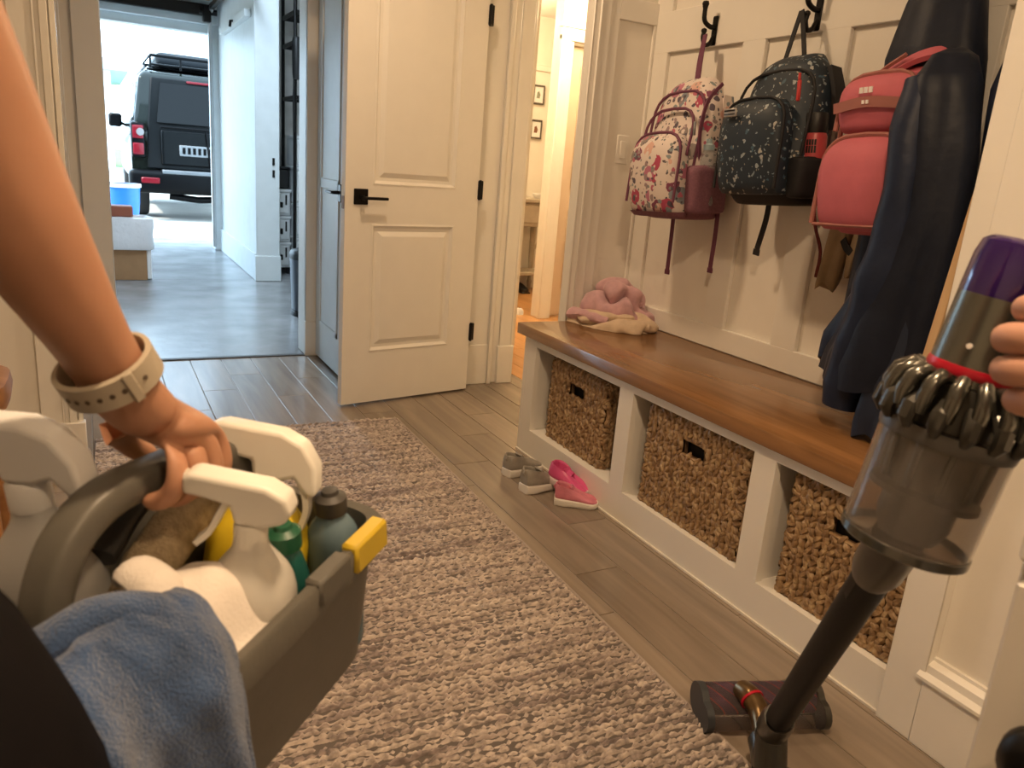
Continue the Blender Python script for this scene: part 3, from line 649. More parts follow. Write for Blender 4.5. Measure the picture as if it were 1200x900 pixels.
def speckle(name):
    m, n, l, p = nt(name); v = coords(n, l); dn = n.new('ShaderNodeTexNoise'); dn.inputs['Scale'].default_value = 40; l.new(v, dn.inputs['Vector'])
    vm = n.new('ShaderNodeVectorMath'); vm.operation = 'SCALE'; vm.inputs['Scale'].default_value = .035; l.new(dn.outputs['Color'], vm.inputs[0])
    va = n.new('ShaderNodeVectorMath'); l.new(v, va.inputs[0]); l.new(vm.outputs[0], va.inputs[1]); last = None
    base = n.new('ShaderNodeRGB'); base.outputs[0].default_value = (.010, .020, .034, 1); last = base.outputs[0]
    for sc_, cut, c in ((36, .27, [(0, (.30, .34, .36)), (.28, (.05, .10, .14)), (.55, (.38, .38, .36)), (.72, (.01, .02, .034))]), (70, .25, [(0, (.22, .27, .3)), (.4, (.01, .02, .034)), (.8, (.3, .27, .22))])):
        vo = n.new('ShaderNodeTexVoronoi'); vo.inputs['Scale'].default_value = sc_; l.new(va.outputs[0], vo.inputs['Vector'])
        lt = n.new('ShaderNodeMath'); lt.operation = 'LESS_THAN'; lt.inputs[1].default_value = cut; l.new(vo.outputs['Distance'], lt.inputs[0])
        sp = n.new('ShaderNodeSeparateColor'); l.new(vo.outputs['Color'], sp.inputs[0]); rp = ramp(n, c, 'CONSTANT'); l.new(sp.outputs[0], rp.inputs[0])
        mx = n.new('ShaderNodeMix'); mx.data_type = 'RGBA'; l.new(lt.outputs[0], mx.inputs[0]); l.new(last, mx.inputs[6]); l.new(rp.outputs[0], mx.inputs[7]); last = mx.outputs[2]
    l.new(last, p.inputs['Base Color']); p.inputs['Roughness'].default_value = .6
    return m
FLOR = floral('floral_print'); SPECK = speckle('navy_leaf_print')
PURP = mat('plum_webbing', (.15, .045, .085), .7, var=.1, scale=60); MESHP = mat('plum_mesh', (.20, .085, .12), .75, var=.15, scale=150)
NAVYW = mat('black_webbing', (.010, .010, .013), .7, var=.1, scale=60); PINKC = mat('pink_canvas', (.52, .125, .16), .72, var=.08, scale=12, bump=.25, bscale=350); PINKT = mat('mauve_trim', (.34, .13, .11), .7, var=.08)
REDZ = mat('red_pull', (.55, .05, .05), .5); WHITEP = mat('white_print', (.8, .75, .72), .5)
CLEARP = mat('clear_plastic', (.86, .88, .90), .15, trans=.75, ior=1.3, var=.01)

def body_rings(W, D, H, top=.55, lean=.0, yb=0.0, n=28, p=3.0, z0=0.0):
    """pack body: back plane at y=yb, bulging to -y; narrower, thinner dome at the top"""
    R = []
    for t in (0, .02, .06, .14, .28, .42, .56, .68, .78, .86, .92, .965, .99):
        wv = W / 2 * (1 - .05 * (1 - t)) * (1 if t < .62 else math.sqrt(max(.03, 1 - ((t - .62) / .40) ** 2.4)))
        dp = D * (.86 + .14 * math.sin(PI * min(t * 1.6, 1))) * (1 - (1 - top) * max(0, (t - .3) / .7) ** 1.2)
        if t < .03: wv *= .93; dp *= .9
        if t > .93: dp *= (1.02 - (t - .93) * 8)
        R.append(sring(0, yb - dp / 2 - lean * (1 - t) * 0, z0 + H * t, wv, dp / 2, n, p))
    return R
def arch(w, z0, z1, y0, y1, n=10, r=.35):
    """rounded-arch path in front plane: from bottom-left up and over to bottom-right"""
    pts = [(-w, y0, z0)]; rad = min(w, (z1 - z0)) * .7
    for k in range(n + 1):
        a = PI - PI * k / n; x = w * math.copysign(abs(math.cos(a)) ** .6, math.cos(a)); z = z1 - rad + rad * abs(math.sin(a)) ** .8
        pts.append((x, y0 + (y1 - y0) * (z - z0) / (z1 - z0), z))
    pts.append((w, y0, z0)); return pts
def pocket(W, D, z0, z1, y, n=26, p=3.2, ybot=None):
    R = []; H = z1 - z0
    for t in (0, .02, .07, .18, .4, .65, .82, .92, .97, .995):
        wv = W / 2 * (.95 + .05 * t if t < .6 else .98 * math.sqrt(max(.06, 1 - ((t - .6) / .45) ** 3)))
        dp = D * math.sin(PI * (.18 + .64 * t)) ** .6 if t < .9 else D * (.75 - (t - .9) * 5)
        if t < .03: wv *= .96; dp *= .8
        yy = y + ((ybot - y) * (1 - t) if ybot is not None else 0)
        R.append(sring(0, yy + .02 - dp / 2, z0 + H * t, wv, dp / 2 + .02, n, p))
    return R
def pack(name, label, loc, W, D, H, fab, trim, side, base, lean, rotz=-PI / 2, loop=None, tilt=0.0, yt=0.0):
    M = Matrix.Translation(loc) @ Matrix.Rotation(rotz, 4, 'Z') @ Matrix.Rotation(tilt, 4, 'X') @ Matrix.Rotation(yt, 4, 'Y')
    t = thing(name, label, 'backpack', mat=M, group=None)
    bm = NB(); loft(bm, body_rings(W, D, H)); sweep_noise(bm, .006, 9, W * 10); obj('body', bm, fab, t, mods=SUB1)
    bm = NB(); R = body_rings(W * 1.012, D * 1.02, H)[0:4]; 
    R = [[v + Vector((0, 0, -.004)) for v in r] for r in R]; loft(bm, R, (True, False)); obj('base_panel', bm, base, t, mods=SUB1)
    return t
# ---- floral pack
fp = pack('floral_backpack', 'white backpack with pink and purple floral print and plum base', (2.022, 2.362, 1.0), .335, .19, .50, FLOR, PURP, MESHP, MESHP, 0, tilt=.05, yt=-.05)
bm = NB(); loft(bm, pocket(.285, .075, .012, .30, -.175)); obj('front_pocket', bm, FLOR, fp, mods=SUB1)
bm = NB(); loft(bm, [[v for v in r] for r in pocket(.29, .079, .006, .30, -.175)[0:3]], (True, False)); obj('pocket_base', bm, MESHP, fp, mods=SUB1)
for nm, w, z0, z1, y0, y1 in (('pocket_zip', .138, .06, .302, -.228, -.195), ('main_zip', .143, .16, .445, -.155, -.10), ('panel_zip', .135, .22, .385, -.178, -.137)):
    bm = NB(); tube(bm, arch(w, z0, z1, y0, y1), .0055, 6); obj(nm, bm, PURP, fp)
bm = NB(); loft(bm, [sring(.15, -.095, z, .03 + .012 * s, .082, 20, 3) for z, s in ((.02, 0), (.03, .6), (.1, 1), (.17, 1), (.19, .8))]); obj('side_pocket', bm, MESHP, fp, mods=SUB1)
bm = NB(); ribbon(bm, bez([(-.012, -.03, .488), (-.015, -.02, .56), (-.014, -.002, .645)], 5), .02, .004, (0, -1, 0)); ribbon(bm, bez([(.02, -.05, .49), (.004, -.03, .56), (-.008, -.008, .645)], 5), .02, .004, (0, -1, 0)); obj('hang_loop', bm, PURP, fp)
bm = NB(); ribbon(bm, bez([(.148, -.02, .42), (.172, -.03, .34), (.176, -.035, .25), (.165, -.03, .15)], 5), .04, .014, (1, 0, 0)); obj('shoulder_strap', bm, FLOR, fp)
bm = NB(); ribbon(bm, bez([(.15, -.05, .46), (.15, -.11, .40), (.155, -.14, .30), (.15, -.13, .2)], 5), .012, .006, (1, 0, 0)); obj('side_piping', bm, PURP, fp)
for x, y, zb, dx in ((-.06, -.06, -.20, -.02), (.15, -.03, -.175, -.02)):
    bm = NB(); ribbon(bm, bez([(x, y, .03), (x, y - .005, -.06), (x + dx, y, zb)], 4), .02, .003, (0, -1, 0)); ribbon(bm, [(x + dx, y, zb), (x + dx - .001, y, zb - .018)], .025, .005, (0, -1, 0)); obj('strap_tail', bm, PURP, fp)
for x, y, z in ((.105, -.225, .2), (.158, -.16, .33)): bm = B(x - .005, x + .005, y - .012, y - .004, z - .045, z, .002); obj('zip_pull', bm, mat('zip_metal', (.3, .3, .32), .4, .7), fp)
bt_ = thing('clear_water_bottle', 'clear plastic water bottle in the floral backpack side pocket', 'bottle', mat=MW[fp.name] @ Matrix.Translation((.158, -.10, .05)))
bm = NB(); lathe(bm, [(0, 0), (.030, 0), (.032, .01), (.032, .15), (.028, .175), (.018, .19), (0, .19)], 24); obj('bottle_body', bm, CLEARP, bt_)
bm = NB(); lathe(bm, [(0, .188), (.02, .188), (.021, .205), (.012, .21), (.010, .225), (0, .227)], 20); obj('cap', bm, mat('pale_blue_cap', (.45, .6, .68), .4), bt_)
# ---- navy pack
nv = pack('navy_backpack', 'dark navy backpack with small white leaf print and black base', (2.022, 1.893, 1.085), .32, .20, .455, SPECK, NAVYW, NAVYW, NAVYW, 0, tilt=.05, yt=-.05)
bm = NB(); loft(bm, pocket(.275, .07, .03, .315, -.185)); obj('front_pocket', bm, SPECK, nv, mods=SUB1)
for nm, w, z0, z1, y0, y1 in (('pocket_zip', .13, .05, .317, -.232, -.205), ('main_zip', .155, .12, .40, -.165, -.11)):
    bm = NB(); tube(bm, arch(w, z0, z1, y0, y1), .005, 6); obj(nm, bm, NAVYW, nv)
bm = NB(); loft(bm, [sring(.148, -.10, z, .03 + .012 * s, .085, 20, 3) for z, s in ((.02, 0), (.03, .6), (.09, 1), (.13, 1), (.145, .85))]); obj('side_pocket', bm, NAVYW, nv, mods=SUB1)
lb = obj('badge', B(-.075, -.02, -.262, -.256, .262, .287, .002), mat('badge_silver', (.45, .42, .40), .35, .5), nv); bm = NB(); box(bm, -.07, -.025, -.2635, -.262, .278, .282); box(bm, -.07, -.025, -.2635, -.262, .268, .271); obj('lettering', bm, NAVYW, lb)
bm = NB(); box(bm, .112, .124, -.158, -.148, .30, .36, .003); tube(bm, [(.118, -.155, .36), (.118, -.155, .378)], .004, 8); obj('zip_pull', bm, REDZ, nv)
bm = NB(); ribbon(bm, bez([(-.05, -.05, .435), (-.052, -.03, .49), (-.036, -.012, .585)], 5), .016, .004, (0, -1, 0)); ribbon(bm, bez([(.02, -.04, .44), (.0, -.03, .5), (-.028, -.018, .585)], 5), .016, .004, (0, -1, 0)); obj('hang_loop', bm, NAVYW, nv)
bm = NB(); ribbon(bm, bez([(-.05, -.06, .03), (-.065, -.055, -.05), (-.10, -.05, -.15)], 4), .022, .003, (0, -1, 0)); ribbon(bm, [(-.10, -.05, -.15), (-.103, -.05, -.17)], .027, .005, (0, -1, 0)); obj('strap_tail', bm, NAVYW, nv)
bm = NB(); ribbon(bm, bez([(.12, -.05, .03), (.128, -.04, -.06), (.15, -.03, -.14), (.142, -.03, -.22)], 4), .011, .003, (0, -1, 0)); obj('strap_tail', bm, mat('dark_red_webbing', (.14, .02, .02), .7), nv)
bm = NB(); ribbon(bm, bez([(.13, -.03, .40), (.165, -.04, .32), (.17, -.04, .22)], 5), .045, .016, (1, 0, 0)); obj('shoulder_strap', bm, NAVYW, nv)
bt2 = thing('pink_drink_bottle', 'pink drink bottle with black lid in the navy backpack side pocket', 'bottle', mat=MW[nv.name] @ Matrix.Translation((.152, -.105, .045)))
bm = NB(); lathe(bm, [(0, 0), (.033, 0), (.035, .012), (.035, .155), (.031, .165), (0, .165)], 26); bo = obj('bottle_body', bm, mat('coral_bottle', (.50, .075, .085), .35), bt2)
bm = NB(); lathe(bm, [(.0, .165), (.032, .165), (.033, .172), (.033, .215), (.03, .222), (0, .222)], 26); obj('lid', bm, BLACKP, bt2)
for z, h in ((.118, .010), (.138, .008)):
    for k in range(9):
        a = -PI / 2 - .95 + k * .22
        if k in (4,): continue
        bm = NB(); box(bm, -.0028, .0028, -.001, .001, -h, h, 0, align((.0352 * math.cos(a), .0352 * math.sin(a), z), (0, 0, 1), (-math.sin(a), math.cos(a), 0))); obj('letter', bm, BLACKP, bo, smooth=False)
# ---- pink pack
pk = pack('pink_backpack', 'coral pink canvas backpack with mauve trim hanging beside the jackets', (1.985, 1.443, 1.04), .285, .20, .44, PINKC, PINKT, PINKC, PINKC, 0, tilt=.07, yt=-.05)
bm = NB(); loft(bm, pocket(.255, .085, .012, .255, -.175)); obj('lower_pocket', bm, PINKC, pk, mods=SUB1)
bm = NB(); loft(bm, pocket(.235, .06, .262, .405, -.15)); up_ = obj('upper_pocket', bm, PINKC, pk, mods=SUB1)
for nm, w, z0, z1, y0, y1 in (('lower_zip', .124, .03, .257, -.236, -.20), ('upper_zip', .112, .27, .408, -.188, -.165), ('main_zip', .14, .1, .40, -.165, -.11)):
    bm = NB(); tube(bm, arch(w, z0, z1, y0, y1), .0065, 6); obj(nm, bm, PINKT, pk)
bm = NB(); tube(bm, [(-.118, -.235, .028), (.118, -.235, .028)], .005, 6); obj('seam', bm, PINKT, pk)
bm = NB(); ribbon(bm, bez([(-.105, -.208, .325), (0, -.218, .335), (.105, -.208, .325)], 5), .026, .004, (0, -1, 0)); st_ = obj('webbing_strap', bm, PINKT, up_)
for k, x in enumerate((-.018, -.004, .010)):
    obj('letter', B(x, x + .010, -.2225, -.219, .356, .370), WHITEP, up_, smooth=False)
for x in (-.008, .004): obj('letter', B(x, x + .007, -.2225, -.2195, .330, .339), WHITEP, st_, smooth=False)
bm = NB(); tube(bm, bez([(-.02, -.02, .42), (-.015, -.03, .455), (.07, -.03, .463), (.12, -.02, .41)], 5), [.026] * 16, 10, flat=.4, up=(0, -1, 0)); obj('top_panel', bm, PINKC, pk)
bm = NB(); ribbon(bm, bez([(-.10, -.09, .37), (-.03, -.095, .415), (.05, -.085, .445), (.10, -.06, .44), (.13, -.03, .36)], 5), .04, .013, (0, -.6, .8)); obj('shoulder_strap', bm, PINKC, pk)
bm = NB(); ribbon(bm, bez([(-.11, -.10, .365), (-.05, -.112, .415), (.02, -.11, .45)], 5), .012, .008, (0, -.6, .8)); obj('strap_edge', bm, PINKT, pk)
bm = NB(); tube(bm, [(-.128, -.19, .17), (-.132, -.2, .14)], .006, 8); obj('zip_pull', bm, PINKT, pk)

# ================================================================ jackets
NAVYJ = mat('navy_shell_fabric', (.012, .019, .044), .48, var=.12, scale=14, bump=.35, bscale=40, bdist=.004, spec=.3)
BLACKJ = mat('black_jacket_fabric', (.009, .013, .027), .5, var=.12, scale=14, bump=.3, bscale=40, bdist=.004, spec=.3)
NAVYL = mat('navy_lining', (.012, .022, .05), .5, var=.1, scale=12)
KHAKI = mat('khaki_cotton', (.30, .22, .13), .85, var=.1, scale=18, bump=.3, bscale=120)
def drape(bm, levels, n=48, folds=7, amp=.016, seed=0.0, cap=(True, True)):
    """hanging cloth: levels = (z, cx, cy, rx, ry); vertical folds deepen downward"""
    R = []; zmax = levels[0][0]; zmin = levels[-1][0]; L = []
    for a, b in zip(levels, levels[1:]):
        for k in range(4): L.append([a[i] + (b[i] - a[i]) * k / 4 for i in range(5)])
    L.append(list(levels[-1]))
    for z, cx, cy, rx, ry in L:
        f = (zmax - z) / (zmax - zmin); ring = []
        for k in range(n):
            a = 2 * PI * k / n
            w = math.sin(a * folds + seed + 1.5 * noise.noise(Vector((f * 1.5, seed, a)))) * .6 + .8 * noise.noise(Vector((math.cos(a) * 2.2, math.sin(a) * 2.2, f * 2.5 + seed)))
            g = amp * (.35 + .9 * f) * w
            ring.append(Vector((cx + (rx + g) * math.cos(a), cy + (ry + g) * math.sin(a), z + .012 * math.sin(3 * a + seed) * f)))
        R.append(ring)
    loft(bm, R, cap); return bm
# dark jacket hung behind the pink pack
t = thing('dark_jacket', 'black jacket hung from its hook behind the pink backpack', 'jacket', (1.98, 1.45, .62))
bm = NB(); drape(bm, [(1.80, 2.0, 1.47, .018, .03), (1.74, 1.98, 1.46, .035, .065), (1.62, 1.965, 1.45, .06, .105), (1.48, 1.95, 1.44, .072, .135), (1.2, 1.96, 1.42, .07, .14), (.9, 1.96, 1.42, .07, .145), (.72, 1.96, 1.42, .07, .15)], folds=6, seed=1.0, amp=.012); obj('shell', bm, BLACKJ, t, world=True)
bm = NB(); tube(bm, bez([(1.98, 1.46, 1.1), (1.975, 1.51, .85), (1.96, 1.575, .66)], 6), [.04] * 13, 14); sweep_noise(bm, .006, 12, 3); sl = obj('sleeve', bm, NAVYL, t, world=True)
bm = NB(); tube(bm, [(1.96, 1.575, .66), (1.958, 1.572, .645), (1.957, 1.57, .635)], [.043, .045, .042], 16); obj('cuff', bm, mat('tan_cuff', (.34, .27, .18), .8), sl, world=True)
# navy jacket in front
t = thing('navy_jacket', 'navy waterproof jacket hanging in front of the pink backpack with long sleeve', 'jacket', (1.75, 1.25, .54))
bm = NB(); drape(bm, [(1.475, 1.80, 1.275, .02, .018), (1.455, 1.785, 1.27, .055, .05), (1.40, 1.765, 1.262, .075, .078), (1.25, 1.755, 1.235, .08, .09), (1.07, 1.75, 1.215, .082, .09), (.85, 1.75, 1.25, .085, .12), (.72, 1.75, 1.275, .085, .15), (.66, 1.75, 1.28, .08, .155)], folds=4, seed=2.2, amp=.019); obj('shell', bm, BLACKJ, t, world=True)
bm = NB(); tube(bm, bez([(1.725, 1.295, 1.40), (1.70, 1.27, 1.22), (1.69, 1.265, 1.0), (1.695, 1.30, .82), (1.705, 1.325, .68), (1.71, 1.335, .59)], 6), [.035, .04, .044, .047, .05, .05] + [.05] * 19 + [.05, .049, .047, .046, .045, .044], 16); sweep_noise(bm, .012, 9, 4); sl = obj('sleeve', bm, NAVYJ, t, world=True)
bm = NB(); drape(bm, [(.86, 1.74, 1.20, .045, .05), (.70, 1.73, 1.215, .05, .055), (.58, 1.725, 1.22, .045, .055), (.54, 1.725, 1.22, .04, .05)], folds=4, seed=5, amp=.01); obj('sleeve', bm, NAVYL, t, world=True)
bm = NB(); drape(bm, [(1.12, 1.78, 1.29, .035, .03), (.9, 1.78, 1.345, .05, .055), (.76, 1.78, 1.39, .055, .075), (.685, 1.78, 1.40, .05, .07)], folds=4, seed=7, amp=.012); obj('front_flap', bm, NAVYJ, t, world=True)
# jacket by the end post
t = thing('navy_coat', 'navy coat hanging against the end post beside the pine batten', 'jacket', (1.96, 1.16, .8))
bm = NB(); drape(bm, [(1.78, 2.0, 1.16, .02, .025), (1.62, 1.97, 1.16, .04, .05), (1.50, 1.965, 1.165, .05, .085), (1.40, 1.96, 1.165, .06, .105), (1.15, 1.96, 1.15, .065, .10), (.95, 1.96, 1.14, .065, .10)], folds=5, seed=3.3, amp=.009); obj('shell', bm, NAVYJ, t, world=True)
# khaki garment
t = thing('khaki_trousers', 'khaki cotton garment hanging below the pink backpack', 'trousers', (2.0, 1.66, .84))
bm = NB(); drape(bm, [(1.16, 2.005, 1.665, .022, .04), (1.06, 2.0, 1.66, .026, .045), (.94, 1.995, 1.675, .028, .042), (.872, 1.995, 1.682, .03, .038), (.85, 1.995, 1.685, .027, .032)], folds=4, seed=4.0, amp=.006); obj('leg', bm, KHAKI, t, world=True)
bm = NB(); drape(bm, [(1.16, 2.005, 1.59, .022, .04), (1.04, 2.0, 1.58, .026, .04), (.96, 1.995, 1.59, .026, .035), (.90, 1.995, 1.60, .022, .025)], folds=4, seed=9.0, amp=.006); obj('leg', bm, KHAKI, t, world=True)
bm = NB(); ribbon(bm, bez([(1.975, 1.64, 1.0), (1.968, 1.62, .98), (1.97, 1.60, .965), (1.98, 1.58, .955)], 4), .022, .004, (-1, 0, 0)); obj('strap', bm, NAVYW, t, world=True)
# ================================================================ caddy
cb_ = Vector((.662, -.750, 0)).normalized(); cu_ = Vector((-.104, -.092, .990)).normalized(); ca_ = cu_.cross(cb_).normalized()
CO = Vector((.045, .692, .759))
CM = Matrix((cb_, ca_, cu_)).transposed().to_4x4(); CM.translation = CO       # rim-centred frame: x right, y far, z up
GREYC = mat('caddy_grey', (.115, .108, .092), .42, var=.06, scale=30, bump=.08, bscale=200); GREYD = mat('caddy_dark_grip', (.05, .05, .046), .55)
YELL = mat('caddy_yellow', (.60, .42, .03), .4)
cd = thing('cleaning_caddy', 'grey plastic cleaning caddy with arched handle and yellow clip', 'caddy', mat=CM @ Matrix.Translation((0, 0, -.16)))
def rr(z, a, b): return sring(0, 0, z, a, b, 48, 9)
bm = NB(); loft(bm, [rr(0, .105, .132), rr(.003, .112, .140), rr(.12, .125, .154), rr(.128, .134, .163), rr(.158, .136, .165), rr(.162, .133, .162), rr(.160, .124, .153), rr(.125, .120, .149), rr(.008, .106, .134)]); obj('tub', bm, GREYC, cd)
bm = B(-.034, -.024, -.147, .147, .006, .150, .003); obj('divider', bm, GREYC, cd)
for y0, y1 in ((-.152, -.12), (.108, .152)): obj('handle_mount', B(-.02, .02, y0, y1, .085, .135, .004), GREYC, cd)
bm = B(-.118, -.03, -.004, .004, .006, .11, .002); obj('divider', bm, GREYC, cd)
hp_ = [(0, -.132, .10), (0, -.126, .18), (0, -.112, .222), (0, -.088, .250), (0, -.052, .263), (0, 0, .259), (0, .05, .250), (0, .082, .235), (0, .102, .21), (0, .112, .17), (0, .118, .10)]
bm = NB(); ribbon(bm, bez(hp_, 6), .034, .026, (0, 0.0001, 1)); 
bm.free(); bm = NB(); P_ = bez(hp_, 6)
rings = []
for (t_, _, _), p_ in zip(frames(P_), P_):
    S = Vector((1, 0, 0)); N = t_.cross(S).normalized(); rings.append([p_ + S * (.017 * math.copysign(abs(math.cos(2 * PI * k / 16)) ** .55, math.cos(2 * PI * k / 16))) + N * (.0145 * math.copysign(abs(math.sin(2 * PI * k / 16)) ** .55, math.sin(2 * PI * k / 16))) for k in range(16)])
loft(bm, rings); obj('handle', bm, GREYC, cd)
obj('rim_clip', B(.121, .1395, .085, .142, .135, .1665, .003), YELL, cd)
obj('rim_pad', B(.120, .1385, .028, .078, .138, .1655, .003), GREYC, cd)
# ---- spray bottles
FROST = mat('frosted_plastic', (.88, .85, .78), .35, trans=.4, ior=1.35, var=.03); IVORY = mat('ivory_plastic', (.88, .85, .77), .38, var=.03, trans=.1)
WHITEPL = mat('white_plastic', (.80, .80, .80), .4, var=.02); YLAB = mat('yellow_label', (.66, .48, .02), .45, var=.05)
def sprayer(name, label, M, prof, hz, s, bmat, hmat, rot=0.0, hood=False, lab=None, pw=1.0):
    """bottle standing at local origin; prof (half width, z); head sits at hz"""
    t = thing(name, label, 'spray bottle', mat=M)
    bm = NB(); loft(bm, [sring(0, 0, z, r, r * pw, 28, 2.6) for r, z in prof]); bo = obj('bottle', bm, bmat, t, mods=SUB1)
    bm = NB(); lathe(bm, [(.014 * s, hz - .026 * s), (.0165 * s, hz - .026 * s), (.0165 * s, hz - .004 * s), (.013 * s, hz), (0, hz)], 22); obj('collar', bm, hmat, t)
    HM = Matrix.Translation((0, 0, hz)) @ Matrix.Rotation(rot, 4, 'Z') @ Matrix.Scale(s, 4)
    if hood: poly = [(-.062, .022), (-.064, .048), (-.05, .053), (.012, .053), (.036, .044), (.052, .022), (.056, -.008), (.047, -.012), (.030, .006), (.014, .0), (-.012, .0), (-.016, .018), (-.04, .020)]
    else: poly = [(-.064, .026), (-.064, .044), (-.055, .050), (.018, .047), (.038, .038), (.044, .022), (.036, .008), (.014, .0), (-.013, .0), (-.017, .020), (-.04, .024)]
    bm = NB(); prism(bm, poly, 'y', -.014, .014); bmesh.ops.transform(bm, matrix=HM, verts=bm.verts[:]); hd_ = obj('trigger_head', bm, hmat, t, mods=[('BEVEL', dict(width=.0055 * s, segments=4, limit_method='ANGLE'))])
    bm = NB(); tube(bm, [HM @ Vector((-.063, 0, .037)), HM @ Vector((-.076, 0, .037))], .009 * s, 14); obj('nozzle', bm, hmat, hd_)
    pts = [(-.022, 0, .022), (-.030, 0, .004), (-.040, 0, -.018), (-.054, 0, -.034)] if not hood else [(.03, 0, .01), (.042, 0, -.01), (.046, 0, -.03), (.042, 0, -.05)]
    bm = NB(); ribbon(bm, [HM @ Vector(q) for q in bez(pts, 4)], .015 * s, .006 * s, (1, 0, .3)); obj('trigger', bm, hmat, hd_)
    bm = NB(); tube(bm, [HM @ Vector((0, 0, -.005)), (0, 0, prof[0][1] + .01)], .0025, 6); obj('dip_tube', bm, hmat, t)
    if lab:
        z0, z1, a0, a1, lm = lab[:5]; bm = NB(); R_ = [sring(0, 0, z, r_ + .0012, (r_ + .0012) * pw, 40, 2.6) for r_, z in lab[5]]
        loft(bm, R_, (False, False)); lo = obj('label_wrap', bm, lm, t); 
        for k in range(3): obj('letter', B(-.012 + k * .009, -.006 + k * .009, -.0445 * pw - .0015, -.0445 * pw, (z0 + z1) / 2 + .01, (z0 + z1) / 2 + .022), BLACKP, lo, smooth=False)
    return t
def CL(x, y, z, rz=0, rx=0, ry=0): return CM @ Matrix.Translation((x, y, z)) @ Matrix.Rotation(rz, 4, 'Z') @ Matrix.Rotation(ry, 4, 'Y') @ Matrix.Rotation(rx, 4, 'X')
PR = [(.030, 0), (.040, .003), (.043, .012), (.043, .125), (.042, .155), (.036, .172), (.024, .188), (.0165, .198), (.0145, .205), (.0145, .222)]
sprayer('spray_bottle', 'clear frosted spray bottle with ivory trigger behind the white cloth', CL(.068, -.006, -.150, .30, 0, .12), [(r_ * .92, z) for r_, z in PR], .226, .84, FROST, IVORY)
sprayer('spray_bottle', 'yellow-labelled spray bottle with hooded ivory trigger head', CL(.018, .042, -.166, .30, -.20, .15), [(r_ * 1.06, z * 1.06) for r_, z in PR], 0.228, .92, FROST, IVORY, hood=True, lab=(.06, .16, 0, 0, YLAB, [(.0462, .02), (.0462, .132), (.0452, .164), (.0393, .181), (.0287, .195)]))
sprayer('spray_bottle', 'translucent white spray bottle beyond the caddy handle', CL(-.074, -.066, -.150, .28, 0, .02), [(r_ * 1.0, z * 1.13) for r_, z in PR], 0.262, 1.0, mat('milky_plastic', (.80, .80, .79), .35, trans=.3, ior=1.35), WHITEPL, hood=True)
# ---- liquid bottles
def squeeze(name, label, M, prof, bmat, capm, capz, pw=.8):
    t = thing(name, label, 'bottle', mat=M); bm = NB(); loft(bm, [sring(0, 0, z, r, r * pw, 28, 2.4) for r, z in prof]); obj('bottle', bm, bmat, t, mods=SUB1)
    bm = NB(); lathe(bm, [(0, capz), (.016, capz), (.016, capz + .016), (.009, capz + .020), (.008, capz + .024), (0, capz + .026)], 20); obj('cap', bm, capm, t); return t
BLUEL = mat('blue_liquid_bottle', (.24, .36, .44), .12, trans=.45, ior=1.38, var=.03); TEALL = mat('green_liquid_bottle', (.03, .17, .15), .12, trans=.4, ior=1.38, var=.05)
squeeze('soap_bottle', 'pale blue round soap bottle at the far rim of the caddy', CL(.087, .122, -.152), [(.018, 0), (.024, .004), (.026, .02), (.026, .09), (.027, .125), (.025, .148), (.014, .160), (.012, .168)], BLUEL, mat('dark_cap', (.05, .045, .04), .5), .165, .9)
squeeze('soap_bottle', 'dark green dish soap bottle beside the yellow rim clip', CL(.083, .053, -.150), [(.014, 0), (.018, .004), (.020, .03), (.022, .10), (.022, .13), (.015, .158), (.011, .166)], TEALL, mat('green_cap', (.015, .10, .05), .4), .164, .8)
# ---- brush, black cloth, white cloth, blue towel
BEIGE = mat('beige_bristle', (.42, .33, .21), .95, var=.2, scale=120, bump=.9, bscale=420, bdist=.004)
t = thing('scrub_brush', 'beige bristle scrub brush with black back inside the caddy', 'brush', mat=CL(-.035, .03, -.02, .25))
bm = NB(); tube(bm, [(.01, -.085, .012), (.012, -.05, .03), (.014, 0, .04), (.014, .05, .045)], [.018, .023, .024, .02], 16); sweep_noise(bm, .003, 90, 1); obj('bristles', bm, BEIGE, t)
bm = NB(); tube(bm, bez([(-.022, -.07, .05), (-.022, -.02, .068), (-.02, .05, .072), (-.015, .09, .06)], 4), .020, 14, flat=.7); obj('back', bm, BLACKP, t)
WCL = mat('white_cotton', (.72, .66, .60), .9, var=.06, scale=20, bump=.4, bscale=300)
def wc(u, v):
    x = .030 + .094 * u; y = -.105 + .105 * v
    z = .012 + .035 * math.sin(PI * min(1, .12 + u * .95)) * math.sin(PI * (.2 + .7 * v)) ** .5 + .010 * noise.noise(Vector((x * 28, y * 28, 1))) - .03 * max(0, u - .75) * 2
    if v > .9: z -= .05 * (v - .9) * 10
    return Vector((x, y, z))
bm = NB(); sheet(bm, wc, 30, 26); t = thing('white_cloth', 'folded white cotton cloth lying in the caddy over the bottles', 'cloth', mat=CL(.08, -.05, 0)); o = obj('cloth', bm, WCL, t, world=False, mods=[('SOLIDIFY', dict(thickness=.006)), SUB1[0]])
o.data.transform(Matrix.Translation((-.08, .05, 0)))
bm = NB(); tube(bm, bez([(-.062, -.005, .025), (-.048, -.012, .05), (-.02, -.022, .052), (.0, -.03, .04)], 5), [.006, .012, .016, .017, .018, .018, .018, .018, .018, .018, .018, .018, .017, .015, .013, .01], 12, flat=.6); sweep_noise(bm, .004, 30, 3); obj('folded_corner', bm, WCL, t)
BTOW = mat('blue_microfibre', (.040, .085, .20), .98, var=.25, scale=26, bump=1.0, bscale=520, bdist=.004, sheen=.4)
PRF = bez([(.045, .0, -.012), (.060, 0, .045), (.085, 0, .072), (.112, 0, .060), (.140, 0, .022), (.150, 0, -.04), (.154, 0, -.13), (.156, 0, -.30)], 8)
